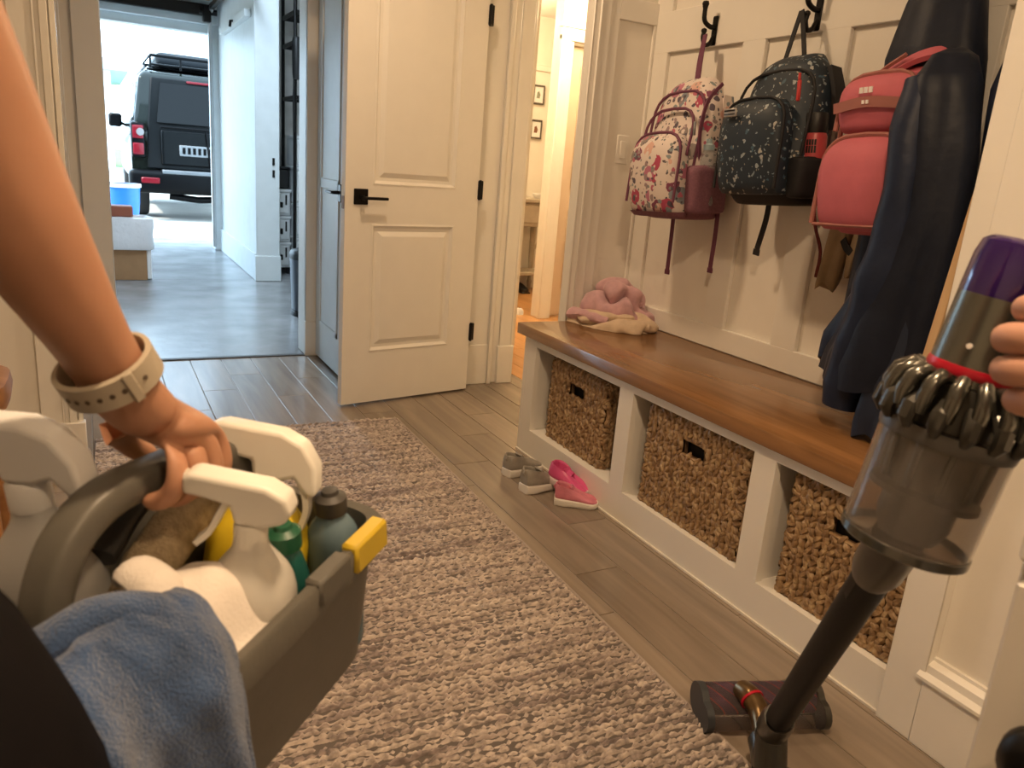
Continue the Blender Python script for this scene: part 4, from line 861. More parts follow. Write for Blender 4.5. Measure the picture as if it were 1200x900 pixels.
def tw(u, v):
    q = PRF[min(len(PRF) - 1, int(round(v * (len(PRF) - 1))))]
    y = -.195 + .118 * u + .02 * math.sin(v * 4) * (u - .5) - .035 * max(0, v - .45) * u * 0
    bulge = math.sin(PI * min(1, u * 1.25)) if u < .8 else math.sin(PI * .8 * 1.25 * (1 - (u - .8) * 3))
    hgt = (.55 + .45 * math.sin(PI * (.15 + .55 * (1 - u))))
    f = .012 * math.sin(u * 9 + v * 2.5) * min(1, max(0, v - .25) * 3) + .007 * noise.noise(Vector((u * 6, v * 9, 4)))
    return Vector((q.x + f, y, q.z * (hgt if q.z > 0 else 1) + .004 * noise.noise(Vector((u * 14, v * 14, 2)))))
bm = NB(); sheet(bm, tw, 30, len(PRF) - 1); t = thing('blue_towel', 'blue microfibre towel draped over the caddy side', 'towel', mat=CL(.15, -.13, -.3)); o = obj('towel', bm, BTOW, t, mods=[('SOLIDIFY', dict(thickness=.009, offset=1)), SUB1[0]]); o.data.transform(Matrix.Translation((-.15, .13, .3)))
bm = NB(); tube(bm, bez([(.035, -.185, .03), (.055, -.16, .062), (.075, -.12, .066), (.10, -.085, .045)], 6), [.010, .013, .015, .016] + [.017] * 12 + [.014, .012, .010], 12, flat=.8)
bmesh.ops.transform(bm, matrix=Matrix.Translation((-.15, .13, .3)), verts=bm.verts[:]); sweep_noise(bm, .003, 40, 2); obj('folded_edge', bm, BTOW, t)

# ================================================================ people
SKIN = mat('skin', (.46, .235, .145), .5, var=.10, scale=9, bump=.15, bscale=170, bdist=.001); SKIN.node_tree.nodes['Principled BSDF'].inputs['Subsurface Weight'].default_value = .12; SKIN.node_tree.nodes['Principled BSDF'].inputs['Subsurface Radius'].default_value = (.02, .008, .004)
DARKC = mat('dark_knit', (.006, .006, .009), .85, var=.12, scale=30, bump=.3, bscale=260, spec=.15); DARKT = mat('dark_trousers', (.006, .005, .006), .8, var=.12, scale=30, spec=.1)
HAIR = mat('brown_hair', (.05, .028, .015), .55, var=.3, scale=40, st=(1, 1, .2))
def skinned(name, J, E, root, m, parent, sub=2):
    names = list(J); me = bpy.data.meshes.new(name); me.from_pydata([J[k][0] for k in names], [(names.index(a), names.index(b)) for a, b in E], []); me.update()
    o = bpy.data.objects.new(name, me); COL.objects.link(o); o.parent = parent; me.materials.append(m)
    sk = o.modifiers.new('skin', 'SKIN'); sk.use_smooth_shade = True; sk.branch_smoothing = .6
    d = me.skin_vertices[0].data
    for i, k in enumerate(names):
        r_ = J[k][1]; d[i].radius = r_ if isinstance(r_, tuple) else (r_, r_); d[i].use_root = (k == root)
    sm_ = o.modifiers.new('smooth', 'SMOOTH'); sm_.factor = .4; sm_.iterations = 2 if name == 'body' else 0
    s_ = o.modifiers.new('sub', 'SUBSURF'); s_.levels = sub; s_.render_levels = sub
    return o
def chain(E, *ks): E += list(zip(ks, ks[1:])); return E
pa = thing('person', 'person in dark clothes carrying the grey cleaning caddy, pale watch band on the wrist', 'person', mat=CAMBASE @ Matrix.Translation((-.44, .27, 0)))
OFF = Vector((-.44, .27, 0))
def PJ(d): return {k: (Vector(v[0]) - OFF, v[1]) for k, v in d.items()}
J = PJ(dict(pel=((-.44, .27, .95), .12), sp=((-.44, .265, 1.15), (.115, .10)), ch=((-.44, .26, 1.32), (.13, .10)), nk=((-.44, .265, 1.46), .05), nk2=((-.44, .275, 1.51), .048), hd=((-.44, .29, 1.59), (.07, .085)), hd2=((-.44, .285, 1.66), (.068, .08)), hd3=((-.44, .28, 1.715), .045),
    rs=((-.315, .30, 1.40), .058), ru=((-.335, .40, 1.28), .048), el=((-.352, .485, 1.172), .058), f1=((-.339, .507, 1.09), .056), f2=((-.322, .541, 1.022), .043), wr=((-.312, .574, .964), (.037, .032)), pb=((-.303, .588, .936), (.046, .038)), pm=((-.290, .604, .913), (.052, .036)), kn=((-.276, .616, .900), (.048, .028)),
    pM=((-.264, .588, .889), 0.0149), rM=((-.263, .611, .888), 0.0156), mM=((-.258, .634, .887), 0.0156), iM=((-.260, .657, .885), 0.0149),
    pP=((-.261, .581, .863), 0.0123), rP=((-.254, .604, .857), 0.0130), mP=((-.250, .628, .852), 0.0130), iP=((-.250, .650, .851), 0.0127),
    pD=((-.277, .584, .845), 0.0114), rD=((-.273, .606, .838), 0.0120), mD=((-.270, .628, .836), 0.0120), iD=((-.272, .650, .835), 0.0117),
    pT=((-.297, .588, .843), 0.0101), rT=((-.293, .608, .838), 0.0107), mT=((-.289, .629, .838), 0.0109), iT=((-.288, .650, .838), 0.0107),
    t1=((-.318, .604, .912), 0.0247), t2=((-.333, .628, .885), 0.0163), t3=((-.331, .652, .862), 0.0137), t4=((-.318, .668, .848), 0.0120),
    ls=((-.565, .27, 1.40), .058), lu=((-.62, .27, 1.26), .048), le=((-.63, .26, 1.12), .042), lf=((-.635, .30, 1.0), .036), lw=((-.64, .34, .90), (.026, .022)), lp=((-.64, .355, .84), (.034, .016)), lk=((-.64, .365, .805), (.036, .013)),
    a1=((-.612, .375, .79), .010), a2=((-.61, .375, .755), .0085), a3=((-.617, .365, .728), .0075), b1=((-.631, .378, .785), .010), b2=((-.63, .378, .745), .0088), b3=((-.635, .366, .715), .0078), c1=((-.65, .375, .787), .010), c2=((-.652, .374, .75), .0085), c3=((-.655, .362, .722), .0075), d1=((-.668, .37, .79), .009), d2=((-.671, .368, .762), .0078), d3=((-.672, .358, .74), .007), e1=((-.612, .375, .845), .013), e2=((-.605, .39, .815), .0095), e3=((-.608, .395, .79), .008),
    rh=((-.36, .30, .90), .09), rk=((-.335, .345, .50), .058), rc=((-.335, .33, .33), .05), ra=((-.335, .32, .10), .035), rt=((-.32, .42, .035), .035), lh=((-.52, .26, .90), .09), lkn=((-.53, .25, .50), .058), lc=((-.53, .22, .33), .05), la=((-.53, .20, .10), .035), lt=((-.54, .30, .035), .035)))
E = []
for c in (('pel', 'sp', 'ch', 'nk', 'nk2', 'hd', 'hd2', 'hd3'), ('ch', 'rs', 'ru', 'el', 'f1', 'f2', 'wr', 'pb', 'pm', 'kn'), ('kn', 'pM', 'pP', 'pD', 'pT'), ('kn', 'rM', 'rP', 'rD', 'rT'), ('kn', 'mM', 'mP', 'mD', 'mT'), ('kn', 'iM', 'iP', 'iD', 'iT'), ('pb', 't1', 't2', 't3', 't4'),
          ('ch', 'ls', 'lu', 'le', 'lf', 'lw', 'lp', 'lk'), ('lk', 'a1', 'a2', 'a3'), ('lk', 'b1', 'b2', 'b3'), ('lk', 'c1', 'c2', 'c3'), ('lk', 'd1', 'd2', 'd3'), ('lp', 'e1', 'e2', 'e3'), ('pel', 'rh', 'rk', 'rc', 'ra', 'rt'), ('pel', 'lh', 'lkn', 'lc', 'la', 'lt')): chain(E, *c)
skinned('body', J, E, 'pel', SKIN, pa)
T = PJ(dict(pel=((-.42, .28, .95), (.20, .15)), wa=((-.42, .275, 1.02), (.19, .14)), rh=((-.315, .315, .90), .135), r1=((-.295, .325, .74), .13), rk=((-.31, .35, .50), .078), rc=((-.32, .335, .33), .066), ra=((-.335, .325, .09), .055), lh=((-.515, .27, .88), .105), l1=((-.525, .265, .74), .098), lkn=((-.53, .25, .50), .078), lc=((-.53, .225, .33), .066), la=((-.53, .205, .09), .055)))
E = []; chain(E, 'wa', 'pel', 'rh', 'r1', 'rk', 'rc', 'ra'); chain(E, 'pel', 'lh', 'l1', 'lkn', 'lc', 'la'); skinned('trousers', T, E, 'pel', DARKT, pa)
T = PJ(dict(h=((-.385, .325, .91), (.19, .165)), wa=((-.43, .285, 1.06), (.15, .125)), sp=((-.45, .25, 1.20), (.14, .11)), ch=((-.44, .26, 1.34), (.145, .115)), nk=((-.44, .265, 1.42), .065), rs=((-.315, .30, 1.41), .068), ru=((-.328, .37, 1.32), .060), ls=((-.565, .27, 1.41), .068), lu=((-.61, .27, 1.30), .060)))
E = []; chain(E, 'h', 'wa', 'sp', 'ch', 'nk'); chain(E, 'ch', 'rs', 'ru'); chain(E, 'ch', 'ls', 'lu'); skinned('shirt', T, E, 'ch', DARKC, pa)
for x, y, rz in ((-.335, .36, .1), (-.535, .235, -.1)):
    bm = NB(); loft(bm, [[Vector((x + w_ * c, y + yy, z)) - OFF for c, z in ((-1, 0), (-1, .03), (-.8, h_), (.8, h_), (1, .03), (1, 0))] for yy, w_, h_ in ((-.10, .03, .06), (-.07, .04, .09), (0, .042, .10), (.07, .048, .07), (.13, .042, .05), (.155, .02, .035))]); obj('shoe', bm, BLACKP, pa, mods=SUB1)
bm = NB(); lathe(bm, [(.078, -.05), (.092, 0), (.092, .05), (.07, .10), (.03, .125), (0, .13)], 24, Matrix.Translation(Vector((-.44, .268, 1.62)) - OFF)); sweep_noise(bm, .006, 30, 2); obj('hair', bm, HAIR, pa)
for sx in (-1, 1):
    bm = NB(); lathe(bm, [(0, -.011), (.009, -.007), (.011, 0), (.009, .007), (0, .011)], 12, Matrix.Translation(Vector((-.44 + sx * .03, .362, 1.60)) - OFF)); obj('eye', bm, WHITEP, pa)
# watch band round the right wrist
BAND = mat('cream_silicone', (.46, .40, .31), .55, var=.04)
wc0 = Vector((-.3105, .577, .955)) - OFF; ax = (J['pb'][0] - J['f2'][0]).normalized(); sx_ = (Vector((-.276, .58, .977)) - Vector((-.341, .569, .936))); sx_ = (sx_ - ax * sx_.dot(ax)).normalized(); sy_ = ax.cross(sx_)
bm = NB(); R_ = []
for k in range(40):
    a = 2 * PI * k / 40; d_ = sx_ * math.cos(a) * .0335 + sy_ * math.sin(a) * .0295; n_ = d_.normalized()
    R_.append([wc0 + d_ + n_ * q + ax * s for q, s in ((0, -.0125), (.004, -.0115), (.004, .0115), (0, .0125))])
R_.append(R_[0]); loft(bm, R_, (False, False)); wb_ = obj('watch_band', bm, BAND, pa, label='cream silicone watch band')
HOLE = mat('band_hole', (.10, .07, .05), .8)
for k in range(8):
    a = math.radians(42 + k * 14); d_ = sx_ * math.cos(a) * .0335 + sy_ * math.sin(a) * .0295
    if k > -1:
        bm = NB(); lathe(bm, [(0, .0046), (.0021, .0046), (.0021, .003)], 10, align(wc0 + d_, d_)); obj('hole', bm, HOLE, wb_)
a = math.radians(60); d_ = sx_ * math.cos(a) * .0335 + sy_ * math.sin(a) * .0295; bm = NB(); box(bm, -.004, .004, -.0135, .0135, .003, .0065, .001, align(wc0 + d_, d_, sx_)); obj('keeper_loop', bm, BAND, wb_)

# ---------------------------------------------------------------- second person, only the hand is in frame
pb_ = thing('person', 'person whose hand grips the vacuum cleaner handle', 'person', mat=CAMBASE @ Matrix.Translation((.52, -.40, 0)))
OFF = Vector((.52, -.40, 0))
J = PJ(dict(pel=((.52, -.40, .95), .12), sp=((.52, -.40, 1.15), (.115, .10)), ch=((.52, -.40, 1.32), (.13, .10)), nk=((.52, -.395, 1.46), .05), hd=((.52, -.38, 1.59), (.07, .085)), hd2=((.52, -.385, 1.67), (.066, .08)), hd3=((.52, -.39, 1.72), .045),
    rs=((.655, -.37, 1.40), .058), ru=((.64, -.22, 1.25), .048), el=((.60, -.04, 1.12), .044), f1=((.565, .14, 1.08), .042), f2=((.52, .32, 1.05), .036), wr=((.475, .46, 1.035), (.04, .034)), pm=((.452, .53, 1.03), (.05, .036)), kn=((.437, .565, 1.03), (.05, .03)),
    i1=((.425, .585, 1.062), 0.0194), i2=((.398, .608, 1.058), 0.0178), i3=((.402, .640, 1.05), 0.0155), m1=((.42, .585, 1.038), 0.0209), m2=((.391, .606, 1.032), 0.0186), m3=((.398, .640, 1.026), 0.0163), r1=((.42, .582, 1.014), 0.0202), r2=((.392, .600, 1.006), 0.0183), r3=((.40, .636, 1.002), 0.0155), q1=((.425, .575, .992), 0.0178), q2=((.402, .592, .983), 0.0163), q3=((.408, .625, .98), 0.0139),
    t1=((.452, .56, 1.065), 0.0264), t2=((.445, .60, 1.085), 0.0194), t3=((.43, .635, 1.085), 0.0155),
    ls=((.385, -.42, 1.40), .058), lu=((.36, -.42, 1.26), .048), le=((.35, -.43, 1.10), .042), lw=((.36, -.36, .88), .026), lp=((.36, -.35, .80), (.036, .015)), lt=((.36, -.345, .74), (.03, .012)),
    rh=((.60, -.40, .90), .09), rk=((.61, -.37, .50), .058), ra=((.61, -.42, .10), .035), rt=((.61, -.32, .035), .035), lh=((.44, -.40, .90), .09), lkn=((.43, -.37, .50), .058), la=((.43, -.42, .10), .035), ltt=((.43, -.32, .035), .035)))
E = []
for c in (('pel', 'sp', 'ch', 'nk', 'hd', 'hd2', 'hd3'), ('ch', 'rs', 'ru', 'el', 'f1', 'f2', 'wr', 'pm', 'kn'), ('kn', 'i1', 'i2', 'i3'), ('kn', 'm1', 'm2', 'm3'), ('kn', 'r1', 'r2', 'r3'), ('kn', 'q1', 'q2', 'q3'), ('pm', 't1', 't2', 't3'), ('ch', 'ls', 'lu', 'le', 'lw', 'lp', 'lt'), ('pel', 'rh', 'rk', 'ra', 'rt'), ('pel', 'lh', 'lkn', 'la', 'ltt')): chain(E, *c)
skinned('body', J, E, 'pel', mat('light_skin', (.56, .30, .21), .5, var=.06, scale=12), pb_)
T = PJ(dict(h=((.52, -.40, .92), (.16, .13)), sp=((.52, -.40, 1.15), (.14, .12)), ch=((.52, -.40, 1.34), (.145, .115)), nk=((.52, -.395, 1.42), .065), rs=((.655, -.37, 1.41), .068), ru=((.648, -.28, 1.31), .06), ls=((.385, -.42, 1.41), .068), lu=((.365, -.42, 1.29), .06)))
E = []; chain(E, 'h', 'sp', 'ch', 'nk'); chain(E, 'ch', 'rs', 'ru'); chain(E, 'ch', 'ls', 'lu'); skinned('shirt', T, E, 'ch', DARKC, pb_)
T = PJ(dict(pel=((.52, -.40, .93), (.165, .125)), rh=((.605, -.40, .86), .105), rk=((.61, -.375, .50), .075), ra=((.61, -.415, .09), .055), lh=((.435, -.40, .86), .105), lkn=((.43, -.375, .50), .075), la=((.43, -.415, .09), .055)))
E = []; chain(E, 'pel', 'rh', 'rk', 'ra'); chain(E, 'pel', 'lh', 'lkn', 'la'); skinned('trousers', T, E, 'pel', DARKT, pb_)
bm = NB(); lathe(bm, [(.078, -.05), (.092, 0), (.092, .05), (.07, .10), (.03, .125), (0, .13)], 24, Matrix.Translation(Vector((.52, -.40, 1.62)) - OFF)); obj('hair', bm, HAIR, pb_)

# ================================================================ stick vacuum
VB = Vector((.598, 1.45, 0)); vc = thing('stick_vacuum', 'cordless stick vacuum with purple motor cap and clear bin, head on the tile floor', 'vacuum cleaner', mat=CAMBASE @ Matrix.Translation(VB))
GUN = mat('gunmetal_plastic', (.055, .052, .045), .28, .35, var=.08); GUN2 = mat('dark_nickel', (.12, .115, .10), .22, .75, var=.05); PURPL = mat('purple_gloss', (.035, .012, .11), .15, .2, coat=.6); REDR = mat('red_ring', (.50, .01, .03), .3); DGREY = mat('wand_black', (.006, .006, .007), .45, var=.1, spec=.12)
BINC = mat('bin_clear', (.66, .62, .58), .10, trans=.88, ior=1.25, var=.01); DUST = mat('shroud_grey', (.12, .115, .11), .4, .5, var=.1)
b0 = Vector((.395, .709, .803)) - VB; ct = Vector((.443, .707, 1.097)) - VB; axv = (ct - b0).normalized(); VM = align(b0, axv, (1, 0, 0))
def vl(name, prof, m, parent=vc, n=40): bm = NB(); lathe(bm, prof, n, VM); return obj(name, bm, m, parent)
bn = vl('dust_bin', [(.0, 0), (.052, 0), (.057, .004), (.0585, .012), (.0595, .118), (.057, .118), (.056, .012), (.05, .006), (0, .006)], BINC)
vl('bin_base_ring', [(.057, .001), (.0598, .003), (.0598, .011), (.058, .012)], GUN2, bn)
sh_ = vl('shroud', [(0, .01), (.026, .012), (.034, .03), (.034, .054), (.050, .056), (.050, .062), (.040, .066), (.043, .118), (0, .118)], DUST, bn)
for k in range(10):
    a = 2 * PI * k / 10; bm = NB(); tube(bm, [VM @ Vector((.043 * math.cos(a), .043 * math.sin(a), .066)), VM @ Vector((.046 * math.cos(a), .046 * math.sin(a), .115))], .0035, 6); obj('rib', bm, GUN, sh_)
vl('bin_collar', [(.0, .112), (.0605, .112), (.0615, .118), (.060, .126), (0, .128)], DUST)
vl('cyclone_core', [(0, .12), (.050, .122), (.052, .145), (.044, .168), (0, .172)], GUN)
for k in range(17):
    a = 2 * PI * k / 17; c, s = math.cos(a), math.sin(a); bm = NB()
    tube(bm, [VM @ Vector((r_ * c, r_ * s, z)) for r_, z in ((.040, .172), (.050, .174), (.060, .166), (.064, .152), (.063, .138))], [.0055, .0072, .0075, .0072, .0055], 9); obj('cyclone', bm, GUN2, vc)
for k in range(15):
    a = 2 * PI * (k + .5) / 15; c, s = math.cos(a), math.sin(a); bm = NB()
    tube(bm, [VM @ Vector((r_ * c, r_ * s, z)) for r_, z in ((.052, .152), (.0645, .142), (.0655, .132), (.061, .122))], [.007, .0085, .008, .004], 8); obj('cyclone', bm, GUN, vc)
vl('red_ring', [(.036, .176), (.0405, .177), (.0415, .181), (.0405, .186), (.036, .187)], REDR)
vl('motor_housing', [(0, .170), (.0395, .170), (.0395, .184), (.0385, .25), (0, .25)], mat('motor_nickel', (.16, .16, .14), .25, .8))
vl('filter_cap', [(.0383, .249), (.0386, .252), (.0378, .285), (.035, .298), (.028, .303), (.012, .304), (0, .304)], PURPL)
for k in range(2):
    bm = NB(); lathe(bm, [(0, .001), (.0025, .001), (.0025, -.001)], 10, VM @ align((-.03 + .005 * k, -.0268, .205 - .01 * k), (-.7, -.7, 0))); obj('screw', bm, WHITEP, vc)
bm = NB(); HP = [Vector(q) - VB for q in ((.443, .675, 1.085), (.44, .635, 1.095), (.432, .616, 1.07), (.425, .612, 1.02), (.45, .625, .975), (.48, .66, .96))]; tube(bm, bez(HP, 5), .0145, 12); obj('handle', bm, GUN, vc)
bm = NB(); box(bm, -.03, .03, -.02, .02, -.035, .035, .008, Matrix.Translation(Vector((.52, .655, .93)) - VB)); obj('battery', bm, GUN, vc)
w0 = Vector((.392, .722, .79)) - VB; w1 = Vector((.552, 1.283, .135)) - VB; wd_ = (w1 - w0)
bm = NB(); tube(bm, [w0 - wd_.normalized() * .03, w0, w0 + wd_ * .05, w0 + wd_ * .075], [.024, .0265, .0265, .023], 18); cn = obj('wand_connector', bm, GUN, vc)
bm = NB(); tube(bm, [w0 + wd_ * .01 + Vector((-.022, -.012, .012)), w0 + wd_ * .05 + Vector((-.022, -.012, .012))], .006, 8); obj('release_button', bm, REDR, cn)
bm = NB(); tube(bm, [w0 + wd_ * t_ for t_ in (.05, .1, .5, .9, .99)], [.0205, .0205, .0222, .0238, .0238], 14); wnd = obj('wand', bm, DGREY, vc)
bm = NB(); tube(bm, [w0 + wd_ * .06 + Vector((-.016, -.016, .010)), w0 + wd_ * .16 + Vector((-.016, -.016, .012)), w0 + wd_ * .20 + Vector((-.008, -.008, .002))], [.010, .009, .003], 8); obj('latch', bm, DGREY, wnd)
bm = NB(); tube(bm, [w0 + wd_ * .90, w0 + wd_ * .93, w0 + wd_ * 1.0, w0 + wd_ * 1.03], [.027, .031, .031, .026], 18); cl_ = obj('lower_collar', bm, GUN, vc)
bm = NB(); box(bm, -.004, .004, -.002, .002, -.014, .014, .001, align(w0 + wd_ * .965 + Vector((-.026, -.020, .006)), wd_, (1, 0, 0))); obj('release_button', bm, REDR, cl_)
# floor head, local frame: x along roller
hL, hR = Vector((.47, 1.462, 0)) - VB, Vector((.725, 1.50, 0)) - VB; hx = (hR - hL).normalized(); hy = Vector((0, 0, 1)).cross(hx); HMt = Matrix((hx, hy, Vector((0, 0, 1)))).transposed().to_4x4(); HMt.translation = hL; HLn = (hR - hL).length
def two_lobe(s=1.0, n=32):
    pts = []
    for k in range(n):
        a = 2 * PI * k / n; best = 0
        for cy, cz, r_ in ((.012, .046, .038), (-.030, .034, .031)):
            dx, dz = math.cos(a), math.sin(a); bq = dx * cy + dz * (cz - .040); cq = cy * cy + (cz - .040) ** 2 - r_ * r_; di = bq * bq - cq
            if di >= 0: best = max(best, bq + math.sqrt(di))
        pts.append((best * math.cos(a) * s, .040 + best * math.sin(a) * s))
    return pts
def headpart(name, x0, x1, s, m, parent=vc):
    bm = NB(); prism(bm, two_lobe(s), 'x', x0, x1); bmesh.ops.transform(bm, matrix=HMt, verts=bm.verts[:]); return obj(name, bm, m, parent)
headpart('end_cap', -.012, .004, 1.0, mat('end_cap_grey', (.045, .05, .058), .4)); headpart('end_cap', HLn - .004, HLn + .010, 1.0, GUN)
headpart('roller_cover', .004, HLn - .004, .96, mat('cover_clear', (.80, .72, .68), .06, trans=.95, ior=1.06))
ROLL_ = None
m, n, l, p = nt('roller_stripes'); v = coords(n, l, (26, 26, 26)); wv = n.new('ShaderNodeTexWave'); wv.inputs['Scale'].default_value = .35; wv.bands_direction = 'DIAGONAL'; l.new(v, wv.inputs['Vector']); rp = ramp(n, [(.35, (.05, .02, .06)), (.5, (.38, .03, .05)), (.65, (.10, .03, .10))]); l.new(wv.outputs['Fac'], rp.inputs[0]); l.new(rp.outputs[0], p.inputs['Base Color']); p.inputs['Roughness'].default_value = .8
bm = NB(); lathe(bm, [(0, .006), (.033, .006), (.033, HLn - .006), (0, HLn - .006)], 28, HMt @ align((0, .012, .046), (1, 0, 0), (0, 1, 0))); obj('roller', bm, m, vc)
BRON = mat('bronze_neck', (.16, .10, .045), .28, .7, var=.15, scale=30)
nk = [HMt @ Vector(q) for q in ((.085, .0, .075), (.088, -.035, .082), (.092, -.075, .070))]; nk += [Vector((.560, 1.318, .055)) - VB, Vector((.556, 1.275, .045)) - VB]
bm = NB(); tube(bm, bez(nk, 5), [.024] * 6 + [.0225] * 6 + [.022] * 9, 16); ne = obj('neck', bm, BRON, vc)
bm = NB(); q0 = bez(nk, 5)[5]; q1 = bez(nk, 5)[7]; tube(bm, [q0, q0.lerp(q1, .35)], .0262, 16); obj('neck_ring', bm, REDR, ne)
bm = NB(); tube(bm, [nk[3] + Vector((0, .03, .0)), nk[3], nk[4], Vector((.552, 1.262, .06)) - VB, w1 + wd_ * .02], [.026, .030, .032, .032, .030], 16); obj('swivel_joint', bm, GUN, vc)
bm = NB(); lathe(bm, [(0, -.024), (.022, -.024), (.028, -.016), (.028, .016), (.022, .024), (0, .024)], 24, Matrix.Translation(Vector((.60, 1.262, .029)) - VB) @ Matrix.Rotation(PI / 2, 4, 'Y')); obj('wheel', bm, BLACKP, vc)
# ================================================================ garage contents
CARD = mat('cardboard', (.36, .20, .095), .85, var=.06, scale=14); LINER = mat('white_bin_liner', (.80, .80, .82), .35, var=.04, scale=10, bump=.6, bscale=24, bdist=.01)
t = thing('cardboard_bin', 'cardboard box lined with a white bag standing on the garage floor', 'bin', (.20, 7.22, 0))
obj('box', B(-.20, .165, -.12, .18, 0, .34, .004), CARD, t, smooth=False)
obj('flap', B(.165, .20, -.11, .17, .01, .34, .004), WHITEPL, t, smooth=False)
bm = NB(); loft(bm, [sring(0, .03, z, a, b, 36, 6) for z, a, b in ((.25, .225, .175), (.26, .228, .18), (.36, .222, .172), (.46, .235, .182), (.50, .232, .18), (.505, .19, .14), (.47, .17, .13))]); sweep_noise(bm, .008, 14, 3); obj('liner', bm, LINER, t)
t = thing('red_package', 'red and brown package lying on the white-lined bin', 'package', (.18, 7.22, .505)); obj('carton', B(-.12, .10, -.09, .09, .0, .085, .008), mat('brown_carton', (.30, .09, .05), .6), t); obj('wrap', B(-.19, -.115, -.09, .09, 0, .07, .01), mat('red_wrap', (.55, .04, .03), .5), t)
DRW = mat('white_drawer', (.72, .74, .74), .4, var=.03)
def tower(label, x0, x1, y0, y1, hs, loc):
    t = thing('drawer_tower', label, 'drawers', loc); z = .06
    for sx in (x0 + .02, x1 - .02):
        for sy in (y0 + .02, y1 - .02): bm = NB(); tube(bm, [(sx, sy, 0), (sx, sy, .07)], .014, 8); obj('foot', bm, BLACKP, t, world=True)
    for i, h in enumerate(hs):
        c = obj('case', B(x0, x1, y0, y1, z, z + h - .012, .006), DRW, t, world=True, smooth=False)
        f = obj('drawer', B(x0 + .012, x1 - .012, y0 - .012, y0 + .01, z + .02, z + h - .035, .006), DRW, t, world=True, smooth=False)
        xm = (x0 + x1) / 2; obj('knob', B(xm - .012, xm + .012, y0 - .024, y0 - .011, z + h * .30, z + h * .30 + .05, .003), BLACKM, f, world=True)
        for xx in (x0 + .04, x1 - .04): obj('slot', B(xx - .008, xx + .008, y0 - .014, y0 - .0115, z + h * .4, z + h * .78), BLACKM, f, smooth=False, world=True)
        obj('top_lip', B(x0 - .008, x1 + .008, y0 - .016, y1, z + h - .03, z + h - .004, .004), DRW, t, smooth=False, world=True); z += h
    return t
tower('low white drawer tower against the garage partition post', 1.45, 1.615, 7.52, 7.85, (.24, .24, .24), (1.53, 7.7, 0))
tower('tall white drawer tower under the black garage shelf', 1.63, 1.84, 7.40, 7.75, (.30, .30, .33, .27), (1.73, 7.6, 0))
t = thing('storage_box', 'black storage box on the low white drawer tower', 'box', (1.53, 7.68, .785)); obj('box', B(-.075, .08, -.13, .15, 0, .17, .01), BLACKP, t); obj('lid', B(-.08, .085, -.135, .155, .17, .19, .005), BLACKP, t)
t = thing('metal_shelf', 'black wire shelf rack standing over the tall drawers', 'shelf', (1.85, 7.6, 0))
for x in (1.62, 2.12):
    for y in (7.36, 7.86): bm = NB(); tube(bm, [(x, y, 0), (x, y, 2.6)], .016, 8); obj('post', bm, BLACKM, t, world=True)
for z in (1.58, 2.03, 2.27):
    bm = NB()
    for y in (7.36, 7.86): box(bm, 1.61, 2.13, y - .008, y + .008, z - .02, z + .012)
    for x in (1.62, 2.12): box(bm, x - .008, x + .008, 7.36, 7.86, z - .02, z + .012)
    obj('shelf_frame', bm, BLACKM, t, world=True, smooth=False)
    for k in range(9): bm = NB(); y = 7.40 + k * .052; tube(bm, [(1.62, y, z), (2.12, y, z)], .004, 6); obj('wire', bm, BLACKM, t, world=True)
bm = NB(); tube(bm, bez([(1.61, 7.33, 2.28), (1.615, 7.325, 1.95), (1.60, 7.33, 1.6), (1.605, 7.335, 1.28)], 5), .008, 8); obj('hanging_cord', bm, BLACKP, t, world=True)
bm = NB(); lathe(bm, [(0, 0), (.03, 0), (.035, .05), (.04, .3), (.03, .34), (0, .35)], 14, Matrix.Translation((1.62, 7.31, 1.72))); obj('rolled_bag', bm, BLACKP, t, world=True)
t = thing('clear_jar', 'small clear jar on the black garage shelf', 'jar', (1.72, 7.45, 1.593)); bm = NB(); lathe(bm, [(0, 0), (.04, 0), (.04, .08), (.03, .09), (0, .09)], 18); obj('jar', bm, CLEARP, t); bm = NB(); lathe(bm, [(0, .09), (.034, .09), (.034, .105), (0, .105)], 18); obj('lid', bm, GARW, t)
t = thing('pedal_bin', 'black and grey pedal bin inside the garage doorway', 'bin', (1.31, 5.58, 0))
bm = NB(); loft(bm, [sring(0, 0, z, a, a * 1.1, 28, 3) for z, a in ((.03, .085), (.04, .095), (.40, .108), (.42, .108))]); obj('body', bm, mat('dark_steel', (.10, .11, .13), .35, .6), t)
bm = NB(); loft(bm, [sring(0, 0, z, a, a * 1.1, 28, 3) for z, a in ((.40, .112), (.43, .113), (.455, .10), (.47, .06))]); obj('lid', bm, BLACKP, t)
for x in (-.07, .07): bm = NB(); tube(bm, bez([(x, -.115, .40), (x, -.128, .25), (x, -.118, .04)], 4), .008, 8); obj('handle_rail', bm, WHITEPL, t)
bm = NB(); loft(bm, [sring(0, 0, z, a, a * 1.1, 28, 3) for z, a in ((0, .10), (.03, .10), (.035, .092))]); obj('base', bm, BLACKP, t); obj('pedal', B(-.03, .03, -.16, -.10, .008, .02, .003), BLACKM, t)

